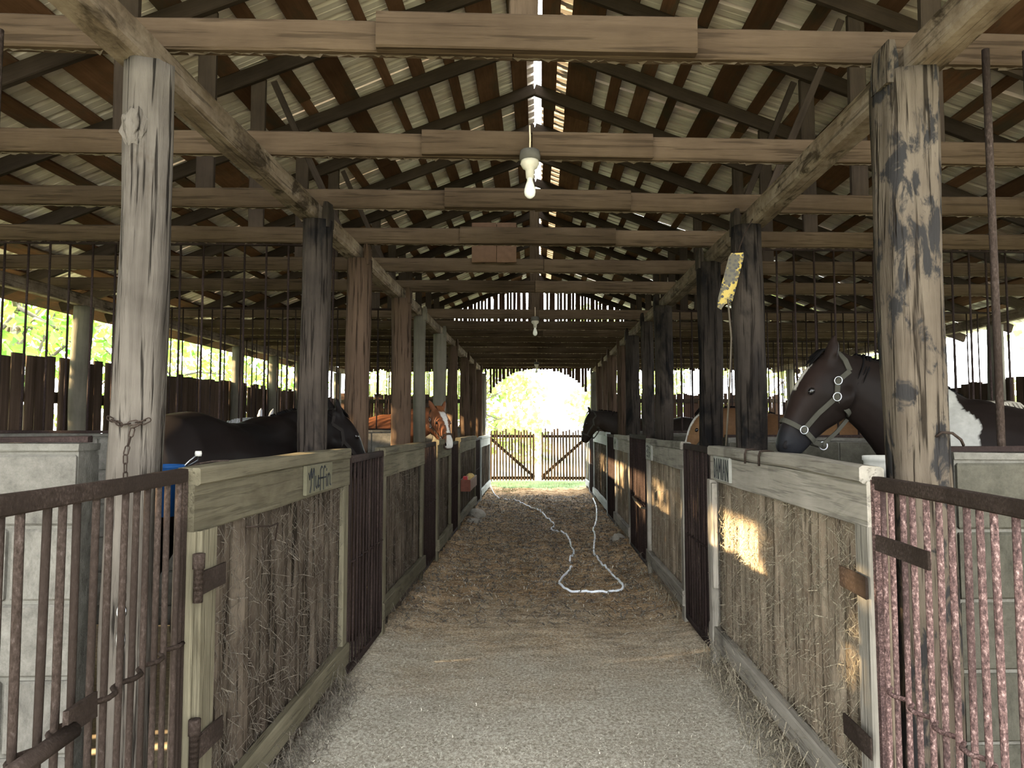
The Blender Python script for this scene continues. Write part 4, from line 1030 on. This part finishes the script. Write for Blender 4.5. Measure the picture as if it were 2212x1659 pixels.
# a light forelock of mane at the withers
mm = MB()
for k in range(34):
    a = Vector((.10 + rnd.random() * .18, rnd.uniform(-.02, .03), 1.515)); L = rnd.uniform(.10, .22)
    mm.tube([a, a + Vector((-.01, .07, -.01)), a + Vector((-.05 - rnd.random() * .05, .13, -L))], [.007, .006, .001], 5)
tag(mm.build('mane', 'white_hair', H1, True, H1.matrix_basis), kind='stuff')
# left: black horse along the stall, rump to the camera, head down over the first gate
H2 = make_horse('horse', 'black horse standing along the near left stall with lowered head', (-1.79, 4.12, 0.13), facing(82), 1.0, (.90, -.16, 1.55), 30, -42, solid((0.0035, 0.0032, 0.0032), (0.0060, 0.0042, 0.0036)), voxel=.015, halter='halter_black', detail=False, ear_dirs=((-.95, .2, .2), (-.95, .2, .2)))
# left: chestnut with white blaze looking into the aisle
H3 = make_horse('horse', 'chestnut horse with white blaze looking out over the left stall front', (-2.28, 8.95, BZ), facing(-10), 1.05, (.96, -.02, 1.58), 33, -42, solid((0.135, 0.054, 0.026), (0.085, 0.033, 0.017), True), 'chestnut_hair', voxel=.014, halter='halter_brown', ear_dirs=((-.95, .35, .5), (-.95, .35, .5)))
# right far: black silhouette against the arch
H4 = make_horse('horse', 'black horse in silhouette against the arched doorway, right', (2.06, 12.6, BZ), facing(180), 1.05, (1.02, 0, 1.62), 16, 0, solid((0.012, 0.010, 0.009), (0.02, 0.014, 0.010)), voxel=.018, detail=False)
# right second stall: bay horse with lowered head
H5 = make_horse('horse', 'brown horse with pale muzzle half hidden behind two dark posts, right', (2.66, 6.75, BZ), facing(176), 1.03, (.98, .02, 1.56), 24, 6, solid((0.045, 0.022, 0.011), (0.10, 0.055, 0.026), True), voxel=.018, detail=False)
# left second stall: grey horse, only its ear shows over the black horse
H6 = make_horse('horse', 'grey horse in the second left stall, ear tip showing over the black horse', (-3.35, 6.5, 0.05), facing(-15), 1.0, (.87, -.05, 1.58), 30, 0, solid((0.26, .26, .27), (.16, .16, .17)), 'grey_hair', voxel=.02, detail=False)
# bedding under the horses
for k, (x0, x1, y0, y1, lab) in enumerate(((-4.9, -1.55, 2.7, 5.1, 'straw bedding under the black horse, left'), (1.5, 5.8, 2.9, 5.5, 'straw bedding under the pinto horse, right'), (-4.9, -1.55, 5.55, 8.0, 'straw bedding under the grey horse, left'), (-4.9, -1.55, 8.65, 11.0, 'straw bedding under the chestnut horse, left'), (1.5, 5.8, 6.2, 8.5, 'straw bedding under the brown horse, right'), (1.5, 5.8, 12.3, 14.2, 'straw bedding under the silhouetted horse, right'))):
    zt = (BZ, BZ, 0.05, BZ, BZ, BZ)[k]
    o = grid('straw_bedding', x0, x1, y0, y1, 30, 24, lambda x, y: zt + 0.004 - 0.015 * abs(noise.noise((x * 4, y * 4, 0))), 'bedding')
    sk_ = [(x0, y0), (x1, y0), (x1, y1), (x0, y1)]
    tag(o, lab, 'bedding', kind='stuff')

# ------------------------------------------------------------------ straw on the aisle floor
def fs():
    y = 1.6 + (rnd.random() ** 1.7) * 13; x = rnd.uniform(-1.12, 1.12)
    return Vector((x, y, floor_h(x, y) + 0.003)), Vector((0, 0, 1)), Vector((rnd.uniform(-1, 1), rnd.uniform(-1, 1), rnd.uniform(-.08, .12)))
sb = strands('loose_straw', 42000, fs, 'straw', None, (0.0008, 0.0026), (0.006, 0.032), 0.15); tag(sb, 'loose straw and wood chips strewn over the aisle floor', 'straw')
def fs3():
    y = 5.6 + rnd.random() ** .7 * 10; x = rnd.uniform(-1.15, 1.15)
    return Vector((x, y, floor_h(x, y) + 0.006)), Vector((0, 0, 1)), Vector((rnd.uniform(-1, 1), rnd.uniform(-.55, .55), rnd.uniform(-.25, .3)))
sb = strands('dark_litter', 11000, fs3, 'hay_dark', None, (0.003, 0.009), (0.02, 0.09), 0.4); tag(sb, 'dark trampled litter over the brown middle of the aisle', 'litter')
sb = strands('trampled_hay', 9000, fs3, 'straw', None, (0.001, 0.004), (0.015, 0.07), 0.45); tag(sb, 'clumped trampled hay over the brown middle of the aisle', 'hay')
def fs2():
    y = 1.8 + (rnd.random() ** 1.5) * 10; x = rnd.uniform(-1.1, 1.1)
    if rnd.random() < .5: x = rnd.choice((-1, 1)) * rnd.uniform(.85, 1.15)
    return Vector((x, y, floor_h(x, y) + 0.006)), Vector((0, 0, 1)), Vector((rnd.uniform(-1, 1), rnd.uniform(-1, 1), rnd.uniform(-.05, .15)))
sb = strands('hay_wisps', 1500, fs2, 'straw', None, (0.0008, 0.0018), (0.05, 0.16), 0.12); tag(sb, 'long hay wisps scattered along the aisle edges', 'straw')

# ------------------------------------------------------------------ outside: trees and grass
def leaf_cloud(n, fn, size, mat, name, parent):
    mb = MB()
    for k in range(n):
        p = fn(); L = rnd.uniform(*size); d = (rv() + Vector((0, 0, -.35))).normalized(); s_ = d.cross(rv()).normalized(); nn = d.cross(s_)
        o = len(mb.v)
        mb.v += [tuple(p), tuple(p + d * L * .45 + s_ * L * .34 + nn * L * .07), tuple(p + d * L), tuple(p + d * L * .45 - s_ * L * .34 + nn * L * .07), tuple(p + d * L * .5)]
        mb.f += [(o, o + 1, o + 4), (o + 1, o + 2, o + 4), (o + 2, o + 3, o + 4), (o + 3, o, o + 4)]
    return tag(mb.build(name, mat, parent), kind='stuff')
def tree(x, y, h, rad, label, n, size, mat, zlo=1.2, clumps=14, tr=0.12, dense=.5):
    rnd.seed(int(abs(x * 131 + y * 17)) + 3)
    t = empty('tree', (x, y, 0)); tag(t, label, 'tree', 'trees around the barn')
    pts = [Vector((x, y, -0.1)), Vector((x + .1, y, h * .3)), Vector((x - .05, y + .1, h * .6)), Vector((x, y, h * .9))]
    MB().tube(pts, [tr * 1.3, tr, tr * .7, tr * .2], 9).build('trunk', 'bark', t, True)
    cs = []
    for k in range(clumps):
        c = Vector((x + rnd.uniform(-rad, rad), y + rnd.uniform(-rad, rad), rnd.uniform(zlo, h))); cs.append(c)
        b0 = pts[1].lerp(pts[3], rnd.random() * .8)
        MB().tube([b0, b0.lerp(c, .5) + Vector((0, 0, .15)), c], [tr * .35, tr * .2, tr * .08], 6).build('branch', 'bark', t, True)
    def f():
        c = rnd.choice(cs); q = rv(); 
        while q.length > 1: q = rv()
        return c + q * rad * dense
    leaf_cloud(n, f, size, mat, 'foliage', t)
    return t
tree(-8.6, 7.4, 4.8, 1.5, 'bright green broad-leaved tree nearest beyond the left outer wall', 2600, (.16, .30), 'leaf_bright', 1.4, 16)
tree(-8.9, 11.4, 5.0, 1.7, 'green tree second beyond the left outer wall', 2000, (.14, .26), 'leaf_bright', 1.4, 14)
tree(-9.0, 16.0, 5.2, 1.9, 'green tree third beyond the left outer wall', 1800, (.14, .26), 'leaf_bright', 1.4, 14)
tree(-9.5, 21.5, 5.5, 2.2, 'green tree beyond the far left corner of the barn', 1800, (.14, .28), 'leaf_bright', 1.2, 14)
tree(-9.0, 3.5, 5.0, 1.4, 'unseen green tree beyond the left wall level with the first stall, placed to shape the sun patch', 2400, (.16, .30), 'leaf_bright', 1.4, 16)  # out of view; placed to leave a gap for the right panel's sun patch
tree(-9.0, -0.45, 5.2, 1.25, 'unseen green tree added beyond the left wall to block the sun, level with the camera', 5200, (.18, .32), 'leaf_bright', 2.0, 26)  # added out of view; dense foliage keeps sun off the near right gate
tree(-2.6, 32, 5.0, 2.2, 'pale sunlit tree left of centre in the doorway view', 2600, (.22, .4), 'leaf_far', .3, 18)
tree(4.4, 37, 7.0, 2.8, 'pale sunlit tree right of centre in the doorway view', 2600, (.25, .45), 'leaf_far', 1.0, 18)
tree(-8.5, 40, 8.0, 3.0, 'tall sunlit tree far behind the left yard gate', 2200, (.3, .5), 'leaf_far', 1.0, 16)
tree(11.5, 30, 7.0, 3.0, 'sunlit tree far behind the right rear corner', 1800, (.3, .5), 'leaf_far', 1.0, 14)
tree(11.5, 15, 5.0, 2.2, 'sunlit tree beyond the right outer wall', 1500, (.2, .35), 'leaf_far', .8, 12)
mb = MB()
for k in range(5200):
    x = rnd.uniform(-3.2, 3.2); y = 15.3 + rnd.random() * 7
    if y < 17.6: x = rnd.uniform(-1.2, -.2) if y > 15.8 and rnd.random() < .6 else rnd.uniform(-1.2, 1.2); 
    if y < 16.6 + .8 * (x + .6): continue
    h = rnd.uniform(.03, .09); a = rnd.random() * 6.28; dx, dy = math.cos(a) * .006, math.sin(a) * .006
    o = len(mb.v); z0 = 0.0 if y < 17.6 else -.06
    mb.v += [(x - dx, y - dy, z0), (x + dx, y + dy, z0), (x + dy * 4, y + dx * 4, z0 + h)]; mb.f.append((o, o + 1, o + 2))
tag(mb.build('grass', 'lawn'), 'short green grass outside the arched doorway', 'grass', kind='stuff')
